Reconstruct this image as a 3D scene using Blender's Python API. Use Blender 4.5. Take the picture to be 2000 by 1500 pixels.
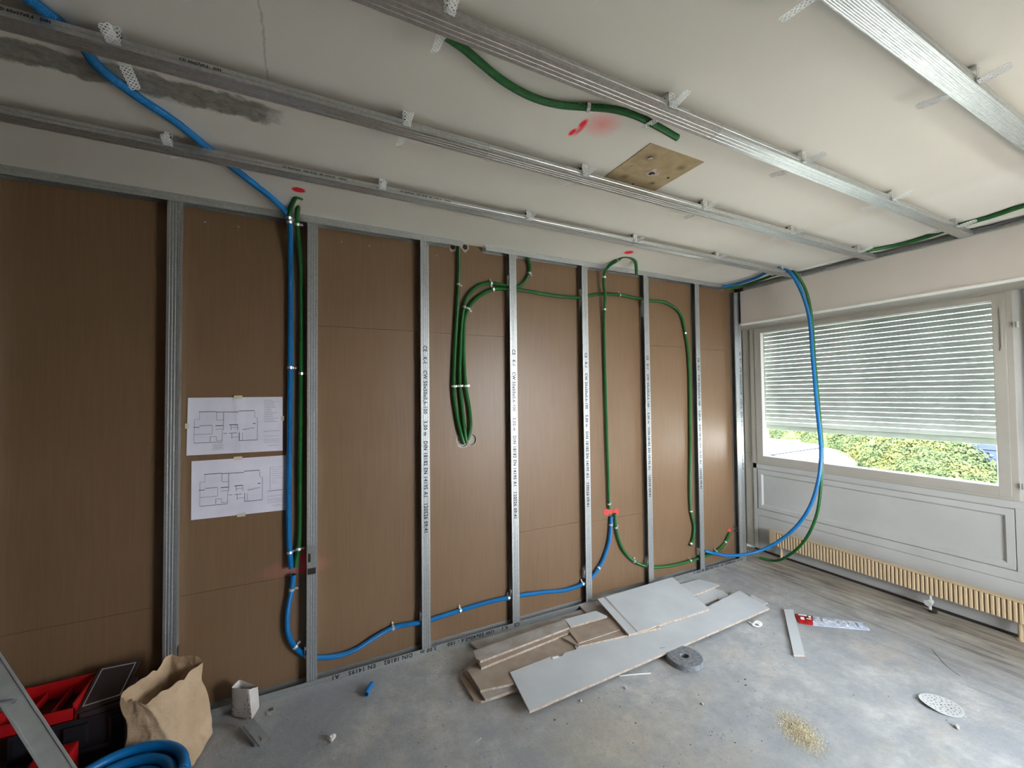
import bpy, bmesh, math, random
import numpy as np
from mathutils import Vector, Matrix, noise
random.seed(7)
for o in list(bpy.data.objects): bpy.data.objects.remove(o)
SC = bpy.context.scene
COL = SC.collection

# ------------------------------------------------------------------ camera
FPX = 811.498
YAW, PIT, ROL = [math.radians(a) for a in (26.71634598, 1.46780969, -0.57756051)]
CAM = np.array([1.05707, -2.45743, 1.52655])
_F = np.array([math.sin(YAW)*math.cos(PIT), math.cos(YAW)*math.cos(PIT), math.sin(PIT)])
_r = np.array([math.cos(YAW), -math.sin(YAW), 0.0]); _u = np.cross(_r, _F)
_R = _r*math.cos(ROL)+_u*math.sin(ROL); _U = -_r*math.sin(ROL)+_u*math.cos(ROL)
def at(px, py, ax, v):
    """point on the plane axis=v seen at photo pixel px,py"""
    d = _R*(px-1000)/FPX-_U*(py-750)/FPX+_F
    return CAM+(v-CAM[ax])/d[ax]*d
def V(p): return Vector((float(p[0]), float(p[1]), float(p[2])))
cam_data = bpy.data.cameras.new('camera'); cam_data.sensor_width = 36; cam_data.lens = FPX/2000*36
cam_data.clip_start = 0.02; cam_data.clip_end = 600
cam = bpy.data.objects.new('camera', cam_data); COL.objects.link(cam)
M = Matrix(((_R[0], _U[0], -_F[0], CAM[0]), (_R[1], _U[1], -_F[1], CAM[1]), (_R[2], _U[2], -_F[2], CAM[2]), (0, 0, 0, 1)))
cam.matrix_world = M; SC.camera = cam

# ------------------------------------------------------------------ light
DX0, DX1 = 3.0, 4.4
YF = -2.95      # wall behind the photographer
W = bpy.data.worlds.new('sky'); SC.world = W; W.use_nodes = True
wn = W.node_tree; wn.nodes.clear()
wo = wn.nodes.new('ShaderNodeOutputWorld'); wb = wn.nodes.new('ShaderNodeBackground')
tc = wn.nodes.new('ShaderNodeTexCoord'); sx = wn.nodes.new('ShaderNodeSeparateXYZ'); cr = wn.nodes.new('ShaderNodeValToRGB')
cr.color_ramp.elements[0].position = 0.0; cr.color_ramp.elements[0].color = (0.94, 0.97, 1.0, 1)
cr.color_ramp.elements[1].position = 0.7; cr.color_ramp.elements[1].color = (0.76, 0.88, 1.0, 1)
wn.links.new(tc.outputs['Generated'], sx.inputs[0]); wn.links.new(sx.outputs['Z'], cr.inputs[0])
wn.links.new(cr.outputs[0], wb.inputs['Color']); wn.links.new(wb.outputs[0], wo.inputs[0])
wb.inputs['Strength'].default_value = 8.0
sun_d = bpy.data.lights.new('sun', 'SUN'); sun_d.energy = 32.0; sun_d.angle = 0.01; sun_d.color = (1, 0.97, 0.92)
sun = bpy.data.objects.new('sun', sun_d); COL.objects.link(sun)
sun.rotation_euler = Vector((0.62, 0.35, -0.72)).to_track_quat('-Z', 'Y').to_euler()
for (yy0, yy1, z0, z1) in ((-1.47, 0.05, 0.91, 2.10), (-2.70, -1.72, 0.91, 2.10)):
    pd = bpy.data.lights.new('window_portal', 'AREA'); pd.shape = 'RECTANGLE'
    pd.size = z1-z0; pd.size_y = yy1-yy0; pd.cycles.is_portal = True
    po = bpy.data.objects.new('window_portal', pd); COL.objects.link(po)
    po.location = (5.20, (yy0+yy1)/2, (z0+z1)/2); po.rotation_euler = (0, math.radians(90), 0)
pd = bpy.data.lights.new('window_portal', 'AREA'); pd.shape = 'RECTANGLE'; pd.size = 1.35; pd.size_y = 2.0; pd.cycles.is_portal = True
po = bpy.data.objects.new('window_portal', pd); COL.objects.link(po); po.location = ((DX0+DX1)/2, YF-0.25, 1.1); po.rotation_euler = (math.radians(90), 0, 0)  # sampling portal at the added door opening
SC.view_settings.view_transform = 'Standard'; SC.view_settings.look = 'None'
SC.view_settings.gamma = 1.0; SC.view_settings.use_curve_mapping = False
SC.view_settings.exposure = 2.0
try:
    SC.cycles.max_bounces = 12; SC.cycles.diffuse_bounces = 8; SC.cycles.sample_clamp_indirect = 6
except Exception: pass

# ------------------------------------------------------------------ helpers
def srgb(r, g, b):
    f = lambda c: (c/255/12.92) if c/255 <= 0.04045 else ((c/255+0.055)/1.055)**2.4
    return (f(r), f(g), f(b), 1)
class NT:
    """small node-graph builder"""
    def __init__(s, name):
        s.m = bpy.data.materials.new(name); s.m.use_nodes = True
        s.t = s.m.node_tree; s.b = s.t.nodes['Principled BSDF']
    def n(s, typ, **k):
        nd = s.t.nodes.new(typ)
        for a, v in k.items(): setattr(nd, a, v)
        return nd
    def put(s, sock, v):
        if hasattr(v, 'is_output') or isinstance(v, bpy.types.NodeSocket): s.t.links.new(v, sock)
        else: sock.default_value = v
    def coord(s, world=True):
        if world: return s.n('ShaderNodeNewGeometry').outputs['Position']
        return s.n('ShaderNodeTexCoord').outputs['Object']
    def mapping(s, v, scale=(1, 1, 1), loc=(0, 0, 0), rot=(0, 0, 0)):
        m = s.n('ShaderNodeMapping'); s.put(m.inputs['Vector'], v)
        m.inputs['Scale'].default_value = scale; m.inputs['Location'].default_value = loc; m.inputs['Rotation'].default_value = rot
        return m.outputs[0]
    def noise(s, v, scale, detail=4, rough=0.55):
        m = s.n('ShaderNodeTexNoise'); s.put(m.inputs['Vector'], v)
        m.inputs['Scale'].default_value = scale; m.inputs['Detail'].default_value = detail; m.inputs['Roughness'].default_value = rough
        return m.outputs['Fac']
    def ramp(s, f, a, b, c0=0.0, c1=1.0):
        m = s.n('ShaderNodeMapRange'); s.put(m.inputs['Value'], f)
        m.inputs['From Min'].default_value = a; m.inputs['From Max'].default_value = b
        m.inputs['To Min'].default_value = c0; m.inputs['To Max'].default_value = c1
        return m.outputs[0]
    def math(s, op, a, b=0.0):
        m = s.n('ShaderNodeMath', operation=op); s.put(m.inputs[0], a); s.put(m.inputs[1], b); return m.outputs[0]
    def mix(s, f, a, b):
        m = s.n('ShaderNodeMix', data_type='RGBA'); s.put(m.inputs['Factor'], f)
        s.put(m.inputs[6], a); s.put(m.inputs[7], b); return m.outputs[2]
    def bump(s, h, strength=0.3, dist=0.002):
        m = s.n('ShaderNodeBump'); m.inputs['Strength'].default_value = strength; m.inputs['Distance'].default_value = dist
        s.put(m.inputs['Height'], h); s.put(s.b.inputs['Normal'], m.outputs[0]); return m
    def spot(s, pos, c, rad, inner=0.75, nz=0.0, nscale=30):
        """soft elliptical mask round world point c; rad per axis (large = ignored axis)"""
        v = s.n('ShaderNodeVectorMath', operation='SUBTRACT'); s.put(v.inputs[0], pos); v.inputs[1].default_value = c
        q = s.n('ShaderNodeVectorMath', operation='DIVIDE'); s.put(q.inputs[0], v.outputs[0]); q.inputs[1].default_value = rad
        l = s.n('ShaderNodeVectorMath', operation='LENGTH'); s.put(l.inputs[0], q.outputs[0])
        d = l.outputs['Value']
        if nz: d = s.math('ADD', d, s.math('MULTIPLY', s.math('SUBTRACT', s.noise(pos, nscale), 0.5), nz))
        return s.ramp(d, 1.0, inner, 0, 1)
def mat(name, col, rough=0.6, metal=0.0, col2=None, nscale=6.0, bump=0.0, bdist=0.002, bscale=60, stretch=(1, 1, 1), world=False, spec=None, detail=4, lo=0.35, hi=0.65):
    t = NT(name); t.b.inputs['Roughness'].default_value = rough; t.b.inputs['Metallic'].default_value = metal
    if spec is not None: t.b.inputs['Specular IOR Level'].default_value = spec
    p = t.mapping(t.coord(world), stretch)
    if col2 is None: col2 = tuple(c*0.85 for c in col[:3])+(1,)
    f = t.ramp(t.noise(p, nscale, detail), lo, hi)
    t.put(t.b.inputs['Base Color'], t.mix(f, col, col2))
    if bump: t.bump(t.noise(p, bscale, 4), bump, bdist)
    return t.m

MAT = {}
# galvanised steel: streaks along the length and faint spangle
def galv(name, base, rough, streak, world=True):
    t = NT(name); p = t.coord(world)
    st = t.noise(t.mapping(p, streak), 4.0, 5)
    vo = t.n('ShaderNodeTexVoronoi'); t.put(vo.inputs['Vector'], p); vo.inputs['Scale'].default_value = 130
    sp = t.ramp(vo.outputs['Color'], 0, 1)
    f = t.math('ADD', t.math('MULTIPLY', st, 0.75), t.math('MULTIPLY', sp, 0.25))
    t.put(t.b.inputs['Base Color'], t.mix(t.ramp(f, 0.3, 0.7), base, tuple(c*0.72 for c in base[:3])+(1,)))
    t.b.inputs['Metallic'].default_value = 0.85
    t.put(t.b.inputs['Roughness'], t.ramp(f, 0.2, 0.8, rough-0.08, rough+0.12))
    t.bump(st, 0.25, 0.0006)
    return t.m
MAT['stud'] = galv('galvanised_upright', (0.54, 0.56, 0.57, 1), 0.44, (60, 60, 1.2))
MAT['rail'] = galv('galvanised_horizontal', (0.62, 0.64, 0.64, 1), 0.36, (1.2, 60, 60))
MAT['railworn'] = galv('galvanised_stained', (0.56, 0.55, 0.53, 1), 0.5, (9, 40, 40))
MAT['cutsteel'] = mat('cut_steel', (0.62, 0.64, 0.65, 1), 0.3, 0.85, nscale=25)
MAT['hanger'] = mat('zinc_hanger', (0.90, 0.92, 0.92, 1), 0.45, 0.35, nscale=40)
MAT['clip'] = mat('zinc_clip', (0.85, 0.85, 0.83, 1), 0.25, 0.6, nscale=40)
MAT['ink'] = mat('printing_ink', (0.015, 0.017, 0.02, 1), 0.6, nscale=40)
MAT['blue'] = mat('blue_plastic', (0.0, 0.140, 0.39, 1), 0.40, col2=(0.0, 0.17, 0.46, 1), nscale=8)
MAT['green'] = mat('green_plastic', (0.005, 0.098, 0.014, 1), 0.40, col2=(0.009, 0.13, 0.022, 1), nscale=8)
MAT['black_in'] = mat('conduit_inside', (0.004, 0.02, 0.03, 1), 0.9)

# concrete floor
t = NT('screed_floor'); p = t.coord()
big = t.noise(t.mapping(p, (1, 1, 1)), 1.3, 6, 0.6); mid = t.noise(p, 6.5, 8, 0.68); fine = t.noise(p, 90, 4, 0.6)
c = t.mix(t.ramp(mid, 0.36, 0.60), srgb(194, 193, 190), srgb(160, 163, 166))
gl_ = t.noise(t.mapping(p, (1, 1, 1), (7, 3, 0)), 4.2, 9, 0.72)
c = t.mix(t.ramp(gl_, 0.50, 0.60, 0, 0.55), c, srgb(178, 171, 160))
c = t.mix(t.ramp(big, 0.45, 0.62, 0, 0.9), c, srgb(154, 158, 163))
scr = t.noise(t.mapping(p, (1.5, 22, 1), rot=(0, 0, 0.9)), 3.0, 6, 0.6)
c = t.mix(t.ramp(scr, 0.64, 0.74, 0, 0.15), c, srgb(206, 204, 199))
c = t.mix(t.math('MULTIPLY', t.spot(p, (2.225, -0.98, 0), (0.34, 0.22, 9), 0.0, 0.8, 14), 0.55), c, srgb(184, 174, 146))
blot = t.noise(t.mapping(p, (1, 1, 1), (3, 1, 0)), 3.4, 7, 0.7)
c = t.mix(t.ramp(blot, 0.60, 0.72, 0, 0.45), c, srgb(214, 212, 207))
# tan dirt strip along the window wall, streaky along y
sxyz = t.n('ShaderNodeSeparateXYZ'); t.put(sxyz.inputs[0], p); X = sxyz.outputs['X']; Y = sxyz.outputs['Y']
strk = t.noise(t.mapping(p, (9, 1.2, 1), rot=(0, 0, -0.15)), 2.2, 6, 0.6)
dm = t.ramp(t.math('ADD', X, t.math('MULTIPLY', t.math('SUBTRACT', strk, 0.5), 1.3)), 4.15, 4.85)
c = t.mix(t.math('MULTIPLY', dm, 0.85), c, t.mix(t.ramp(strk, 0.38, 0.62), srgb(172, 158, 138), srgb(96, 84, 70)))
# dust band across the middle of the floor
ang = math.radians(-62)
band = t.math('ADD', t.math('MULTIPLY', X, math.sin(-ang)), t.math('MULTIPLY', Y, math.cos(ang)))
bb = t.math('ABSOLUTE', t.math('ADD', t.math('SUBTRACT', band, 1.62), t.math('MULTIPLY', t.math('SUBTRACT', mid, 0.5), 0.5)))
c = t.mix(t.ramp(bb, 0.26, 0.05, 0, 0.5), c, srgb(172, 166, 156))
c = t.mix(t.ramp(fine, 0.66, 0.74, 0, 0.55), c, srgb(205, 203, 198))
c = t.mix(t.ramp(t.noise(p, 70, 3), 0.72, 0.77, 0, 0.5), c, srgb(110, 106, 100))
c = t.mix(t.ramp(t.noise(p, 22, 8, 0.8), 0.42, 0.60, 0, 0.35), c, srgb(140, 140, 138))
t.put(t.b.inputs['Base Color'], c); t.put(t.b.inputs['Roughness'], t.ramp(mid, 0.3, 0.7, 0.55, 0.8))
t.bump(t.math('ADD', t.math('ADD', t.math('MULTIPLY', mid, 0.8), t.math('MULTIPLY', gl_, 0.8)), t.math('MULTIPLY', fine, 0.35)), 0.6, 0.007)
MAT['floor'] = t.m

# cardboard back of the plasterboards, with sprayed red marks and scuffs
t = NT('board_backing'); p = t.coord()
st = t.noise(t.mapping(p, (30, 1, 1.2)), 3.0, 5); big = t.noise(p, 1.6, 4)
c = t.mix(t.ramp(st, 0.35, 0.65), srgb(124, 98, 73), srgb(117, 92, 69))
c = t.mix(t.ramp(big, 0.35, 0.7, 0, 0.5), c, srgb(129, 103, 78))
scf = t.noise(t.mapping(p, (5, 1, 2.2)), 5.5, 6, 0.75)
c = t.mix(t.ramp(scf, 0.70, 0.76, 0, 0.35), c, srgb(170, 150, 128))
RED = srgb(250, 60, 70)
for (cx, cz, rx, rz, inn) in ((1.066, 0.655, 0.030, 0.055, 0.5), (1.066, 0.605, 0.034, 0.03, 0.5), (3.109, 0.633, 0.026, 0.026, 0.7), (3.153, 0.628, 0.020, 0.020, 0.6), (3.205, 0.621, 0.026, 0.026, 0.7), (4.507, 0.275, 0.022, 0.026, 0.6)):
    c = t.mix(t.math('MULTIPLY', t.spot(p, (cx, 0.05, cz), (rx, 9, rz), inn, 0.35, 40), 0.95), c, RED)
c = t.mix(t.math('MULTIPLY', t.spot(p, (1.03, 0.05, 0.62), (0.20, 9, 0.06), 0.0), 0.35), c, srgb(205, 120, 120))
t.put(t.b.inputs['Base Color'], c); t.b.inputs['Roughness'].default_value = 0.40; t.b.inputs['Specular IOR Level'].default_value = 0.42
t.bump(st, 0.12, 0.0008)
MAT['board'] = t.m

# ceiling: off-white paint, scraped grey band, crack and red spray
t = NT('ceiling_paint'); p = t.coord()
s3 = t.n('ShaderNodeSeparateXYZ'); t.put(s3.inputs[0], p); X = s3.outputs['X']; Y = s3.outputs['Y']
n1 = t.noise(p, 1.2, 4); n2 = t.noise(p, 14, 6, 0.65)
c = t.mix(t.ramp(n1, 0.3, 0.7), srgb(228, 223, 214), srgb(222, 217, 208))
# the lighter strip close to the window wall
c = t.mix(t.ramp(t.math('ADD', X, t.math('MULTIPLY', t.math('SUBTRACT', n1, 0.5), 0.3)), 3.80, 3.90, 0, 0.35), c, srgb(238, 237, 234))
# scraped render band
by = t.math('ABSOLUTE', t.math('ADD', t.math('ADD', Y, 0.825), t.math('MULTIPLY', t.math('SUBTRACT', n2, 0.5), 0.10)))
bx = t.ramp(t.math('ADD', X, t.math('MULTIPLY', t.math('SUBTRACT', n2, 0.5), 0.15)), 1.00, 0.93)
wd = t.math('MULTIPLY', t.ramp(by, 0.062, 0.045), bx)
c = t.mix(wd, c, t.mix(t.ramp(t.noise(p, 30, 6, 0.7), 0.35, 0.65), srgb(120, 117, 110), srgb(158, 154, 146)))
# hairline crack
ck = t.math('ABSOLUTE', t.math('SUBTRACT', X, t.math('ADD', 0.938, t.math('MULTIPLY', n2, 0.04))))
ckm = t.math('MULTIPLY', t.ramp(ck, 0.004, 0.001), t.ramp(Y, -0.98, -1.02))
c = t.mix(t.math('MULTIPLY', ckm, 0.35), c, srgb(120, 105, 92))
for (cx, cy, rx, ry, inn, am) in ((1.036, -0.284, 0.033, 0.030, 0.75, 1), (3.064, -0.283, 0.036, 0.036, 0.7, 1),
                                  (1.950, -1.205, 0.013, 0.030, 0.5, 1), (1.956, -1.262, 0.014, 0.032, 0.5, 1), (1.966, -1.23, 0.012, 0.05, 0.4, 0.8),
                                  (2.02, -1.29, 0.085, 0.085, 0.0, 0.55), (2.035, -1.385, 0.05, 0.04, 0.0, 0.5), (3.064, -0.283, 0.07, 0.07, 0.2, 0.25)):
    c = t.mix(t.math('MULTIPLY', t.spot(p, (cx, cy, 2.5), (rx, ry, 9), inn, 0.25, 60), am), c, srgb(248, 40, 62))
t.put(t.b.inputs['Base Color'], c); t.b.inputs['Roughness'].default_value = 0.85
t.bump(t.math('ADD', t.math('MULTIPLY', t.noise(p, 180, 3), 0.3), t.math('MULTIPLY', wd, n2)), 0.25, 0.002)
MAT['ceiling'] = t.m

MAT['wallwhite'] = mat('painted_panel', srgb(196, 197, 195), 0.5, col2=srgb(188, 188, 186), nscale=3, world=True)
MAT['beige'] = mat('pelmet_paint', srgb(228, 220, 213), 0.55, col2=srgb(222, 214, 207), nscale=2.5, world=True)
MAT['white'] = mat('white_paint', srgb(244, 244, 240), 0.35, nscale=3, col2=srgb(238, 238, 234), world=True)
MAT['frame'] = mat('window_frame_paint', srgb(184, 180, 171), 0.45, nscale=3, col2=srgb(176, 172, 163), world=True)
MAT['plain'] = mat('rough_plaster', srgb(165, 160, 150), 0.85, nscale=5, bump=0.3, world=True)
MAT['dark'] = mat('dark_gap', srgb(52, 44, 36), 0.9)
MAT['rad'] = mat('cream_enamel', srgb(206, 184, 150), 0.4, nscale=6, col2=srgb(198, 176, 142), world=True)
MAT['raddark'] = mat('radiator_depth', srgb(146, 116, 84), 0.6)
MAT['slat'] = mat('slat_lacquer', srgb(224, 225, 220), 0.4, nscale=3)
# thin PVC slats let a little daylight through
tm = MAT['slat'].node_tree; tl_ = tm.nodes.new('ShaderNodeBsdfTranslucent'); tl_.inputs['Color'].default_value = (0.95, 0.96, 0.92, 1)
ms_ = tm.nodes.new('ShaderNodeMixShader'); ms_.inputs[0].default_value = 0.07
tm.links.new(tm.nodes['Principled BSDF'].outputs[0], ms_.inputs[1]); tm.links.new(tl_.outputs[0], ms_.inputs[2]); tm.links.new(ms_.outputs[0], tm.nodes['Material Output'].inputs[0])
MAT['slatend'] = mat('shutter_rail_lacquer', srgb(184, 190, 176), 0.45, nscale=3)
MAT['gyps'] = mat('plasterboard_face', srgb(196, 200, 203), 0.75, col2=srgb(184, 188, 192), nscale=3.5, bump=0.1, bscale=200, world=True)
MAT['gypsdust'] = mat('dusty_plasterboard', srgb(172, 166, 160), 0.85, col2=srgb(150, 140, 131), nscale=9, bump=0.2, world=True)
MAT['gypsback'] = mat('plasterboard_brown_back', srgb(150, 133, 117), 0.85, col2=srgb(165, 150, 136), nscale=9, bump=0.2, world=True)
MAT['core'] = mat('gypsum_core', srgb(196, 184, 172), 0.95, col2=srgb(166, 146, 130), nscale=45, bump=0.5, bscale=120, world=True)
MAT['kraft'] = mat('kraft_paper', srgb(190, 164, 134), 0.8, col2=srgb(168, 142, 112), nscale=5, bump=1.0, bdist=0.012, bscale=17)
MAT['kraftin'] = mat('kraft_paper_inside', srgb(120, 88, 58), 0.85, nscale=5)
MAT['cartonw'] = mat('white_carton_paper', srgb(205, 200, 196), 0.6, col2=srgb(180, 172, 166), nscale=9, bump=0.2, bscale=30)
MAT['paper'] = mat('drawing_paper', srgb(226, 224, 238), 0.7, col2=srgb(214, 212, 228), nscale=7)
MAT['pline'] = mat('plan_ink', srgb(70, 68, 78), 0.8)
MAT['ptext'] = mat('plan_grey_ink', srgb(150, 147, 160), 0.8)
MAT['tape'] = mat('masking_tape', srgb(214, 208, 186), 0.6)
MAT['foam'] = mat('grey_foam_tape', srgb(140, 143, 148), 0.9, col2=srgb(108, 111, 116), nscale=60, bump=0.3, world=True)
MAT['foil'] = mat('silver_foil', srgb(235, 240, 248), 0.32, 0.25, col2=srgb(178, 190, 214), nscale=45, bump=0.5, bscale=50, world=True)
MAT['redplastic'] = mat('red_plastic', srgb(190, 22, 28), 0.4, nscale=8, col2=srgb(165, 16, 24))
MAT['blackplastic'] = mat('black_plastic', srgb(34, 35, 40), 0.42, nscale=8)
MAT['lidplastic'] = mat('smoked_lid_plastic', srgb(62, 52, 54), 0.3, nscale=8)
MAT['alu'] = mat('brushed_aluminium', (0.62, 0.66, 0.67, 1), 0.4, 0.55, nscale=20, col2=(0.52, 0.56, 0.58, 1), stretch=(1, 1, 1))
MAT['disc'] = mat('sanding_disc_paper', srgb(205, 206, 205), 0.8)
MAT['dust'] = mat('wood_dust', srgb(222, 212, 184), 0.95, col2=srgb(198, 184, 150), nscale=60)
MAT['crumb'] = mat('gypsum_crumb', srgb(205, 202, 196), 0.9, col2=srgb(150, 146, 138), nscale=6)
MAT['crumbdark'] = mat('dark_crumb', srgb(92, 88, 82), 0.9)
MAT['tan'] = mat('bare_tan_plaster', srgb(176, 156, 120), 0.85, col2=srgb(160, 140, 106), nscale=18, bump=0.3, bscale=50, world=True)

def link(name, me, m=None, parent=None, kind=None, smooth=False):
    o = bpy.data.objects.new(name, me); COL.objects.link(o)
    if m is not None and not len(me.materials):
        for x in (m if isinstance(m, (list, tuple)) else [m]): me.materials.append(MAT[x] if isinstance(x, str) else x)
    if parent is not None: o.parent = parent
    if kind: o['kind'] = kind
    if smooth:
        me.polygons.foreach_set('use_smooth', [True]*len(me.polygons))
    return o
def tag(o, label, cat, group=None):
    o['label'] = label; o['category'] = cat
    if group: o['group'] = group
    return o
def thing(name, label, cat, loc=(0, 0, 0), group=None, rz=0):
    o = bpy.data.objects.new(name, None); COL.objects.link(o); o.location = loc; o.rotation_euler = (0, 0, rz)
    o.empty_display_size = 0.1
    return tag(o, label, cat, group)
class MB:
    """mesh collector"""
    def __init__(s): s.v = []; s.f = []; s.mi = []
    def add(s, vs, fs, mi=0):
        k = len(s.v); s.v += [tuple(map(float, x)) for x in vs]; s.f += [tuple(i+k for i in f) for f in fs]; s.mi += [mi]*len(fs); return s
    def box(s, a, b, mi=0):
        x0, y0, z0 = [min(a[i], b[i]) for i in range(3)]; x1, y1, z1 = [max(a[i], b[i]) for i in range(3)]
        vs = [(x0, y0, z0), (x1, y0, z0), (x1, y1, z0), (x0, y1, z0), (x0, y0, z1), (x1, y0, z1), (x1, y1, z1), (x0, y1, z1)]
        return s.add(vs, [(0, 3, 2, 1), (4, 5, 6, 7), (0, 1, 5, 4), (1, 2, 6, 5), (2, 3, 7, 6), (3, 0, 4, 7)], mi)
    def prism(s, poly, fn, s0, s1, mi=0, caps=True):
        """poly list of (a,b); fn(a,b,s)->xyz"""
        n = len(poly); vs = [fn(a, b, s0) for a, b in poly]+[fn(a, b, s1) for a, b in poly]
        fs = [(i, (i+1) % n, n+(i+1) % n, n+i) for i in range(n)]
        if caps: fs += [tuple(range(n-1, -1, -1)), tuple(range(n, 2*n))]
        return s.add(vs, fs, mi)
    def cyl(s, a, b, r, n=12, mi=0, r2=None):
        a = Vector(a); b = Vector(b); d = (b-a).normalized(); u = d.orthogonal().normalized(); w = d.cross(u)
        r2 = r if r2 is None else r2
        vs = [a+(u*math.cos(2*math.pi*i/n)+w*math.sin(2*math.pi*i/n))*r for i in range(n)]+[b+(u*math.cos(2*math.pi*i/n)+w*math.sin(2*math.pi*i/n))*r2 for i in range(n)]
        return s.add(vs, [(i, (i+1) % n, n+(i+1) % n, n+i) for i in range(n)]+[tuple(range(n-1, -1, -1)), tuple(range(n, 2*n))], mi)
    def mesh(s, name):
        me = bpy.data.meshes.new(name); me.from_pydata(s.v, [], s.f)
        me.polygons.foreach_set('material_index', s.mi)
        bm = bmesh.new(); bm.from_mesh(me); bmesh.ops.recalc_face_normals(bm, faces=bm.faces); bm.to_mesh(me); bm.free()
        return me
    def obj(s, name, m, parent=None, kind=None, smooth=False, bevel=0, loc=None):
        me = s.mesh(name)
        if bevel:
            bm = bmesh.new(); bm.from_mesh(me)
            bmesh.ops.bevel(bm, geom=[e for e in bm.edges if e.is_manifold and e.calc_face_angle(0) > 0.5], offset=bevel, segments=2, affect='EDGES', profile=0.7)
            bm.to_mesh(me); bm.free()
        o = link(name, me, m, parent, kind, smooth)
        if loc is not None: o.location = loc
        return o
def offset_poly(pts, t):
    """closed outline of an open polyline thickened by t to its left"""
    out = []
    n = len(pts)
    for i in range(n):
        dirs = []
        if i > 0: dirs.append(Vector((pts[i][0]-pts[i-1][0], pts[i][1]-pts[i-1][1])).normalized())
        if i < n-1: dirs.append(Vector((pts[i+1][0]-pts[i][0], pts[i+1][1]-pts[i][1])).normalized())
        nr = [Vector((-d.y, d.x)) for d in dirs]
        if len(nr) == 1: o = nr[0]*t
        else:
            b = (nr[0]+nr[1]); b = b.normalized() if b.length > 1e-6 else nr[0]
            o = b*(t/max(0.35, b.dot(nr[0])))
        out.append((pts[i][0]+o.x, pts[i][1]+o.y))
    return list(pts)+out[::-1]
def copy_tree(o, parent=None):
    c = o.copy(); COL.objects.link(c); c.parent = parent
    for ch in [x for x in o.children]: copy_tree(ch, c)
    return c
def text_mesh(name, s, size, mtx, m='ink', parent=None, sx=1.0, thick=0.0):
    cu = bpy.data.curves.new(name, 'FONT'); cu.body = s; cu.size = size; cu.space_character = 1.12; cu.resolution_u = 2
    cu.offset = thick*4
    tmp = bpy.data.objects.new(name+'_tmp', cu); COL.objects.link(tmp)
    dg = bpy.context.evaluated_depsgraph_get(); dg.update()
    me = bpy.data.meshes.new_from_object(tmp.evaluated_get(dg)); me.materials.clear()
    bpy.data.objects.remove(tmp); bpy.data.curves.remove(cu)
    me.name = name
    me.transform(Matrix.Diagonal((sx, 1, 1, 1))); me.transform(mtx)
    o = link(name, me, m, parent); o['kind'] = 'stuff'; return o

# ------------------------------------------------------------------ structure
XW = 5.026; XP = 4.622; H = 2.5
YB = 0.052     # face of the brown boards
fl = MB(); fl.box((-1.7, YF, -0.2), (4.995, 0.3, 0.0)); fl.obj('floor', 'floor', kind='structure')
MB().box((4.99, YF, -0.2), (5.3, 0.3, -0.02)).obj('trim_3', 'dark', kind='structure')
ceil = MB().box((-1.7, YF, H), (5.35, 0.46, H+0.3)).obj('ceiling', 'ceiling', kind='structure')
MB().box((-1.85, YF, 0), (-1.7, 0.3, H)).obj('wall_left', 'board', kind='structure')
wf = MB().box((-1.85, YF-0.2, 0), (DX0, YF, H)).box((DX1, YF-0.2, 0), (5.3, YF, H)).box((DX0, YF-0.2, 2.1), (DX1, YF, H)).obj('wall_front', 'board', kind='structure')
dd = MB(); dm = (DX0+DX1)/2
for a, b in ((DX0, DX0+.06), (DX1-.06, DX1), (dm-.035, dm+.035)): dd.box((a, YF-0.1, 0), (b, YF-0.04, 2.1))
for a, b in ((DX0+.06, dm-.035), (dm+.035, DX1-.06)): dd.box((a, YF-0.1, 0), (b, YF-0.04, 0.08)).box((a, YF-0.1, 2.02), (b, YF-0.04, 2.1))
dd.obj('added_door', 'frame', kind='structure')  # unseen door, added with its opening to let daylight into the room
MB().box((DX0-1.2, YF-1.9, -0.22), (DX1+1.2, YF-0.2, -0.02)).box((DX0-1.2, YF-1.9, -0.02), (DX1+1.2, YF-1.8, 0.85)).box((DX0-1.2, YF-1.9, 2.5), (DX1+1.2, YF-0.2, 2.7)).box((DX0-1.4, YF-1.9, -0.2), (DX0-1.2, YF-0.2, 2.7)).obj('added_balcony', 'plain', kind='structure')  # unseen balcony with roof slab, added to block ground light at the door
wb_ = MB().box((-1.7, 0.0685, 0), (4.68, 0.3, H)).box((4.68, 0.26, 0), (5.3, 0.46, H)).obj('wall_back', 'plain', kind='structure')
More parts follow.
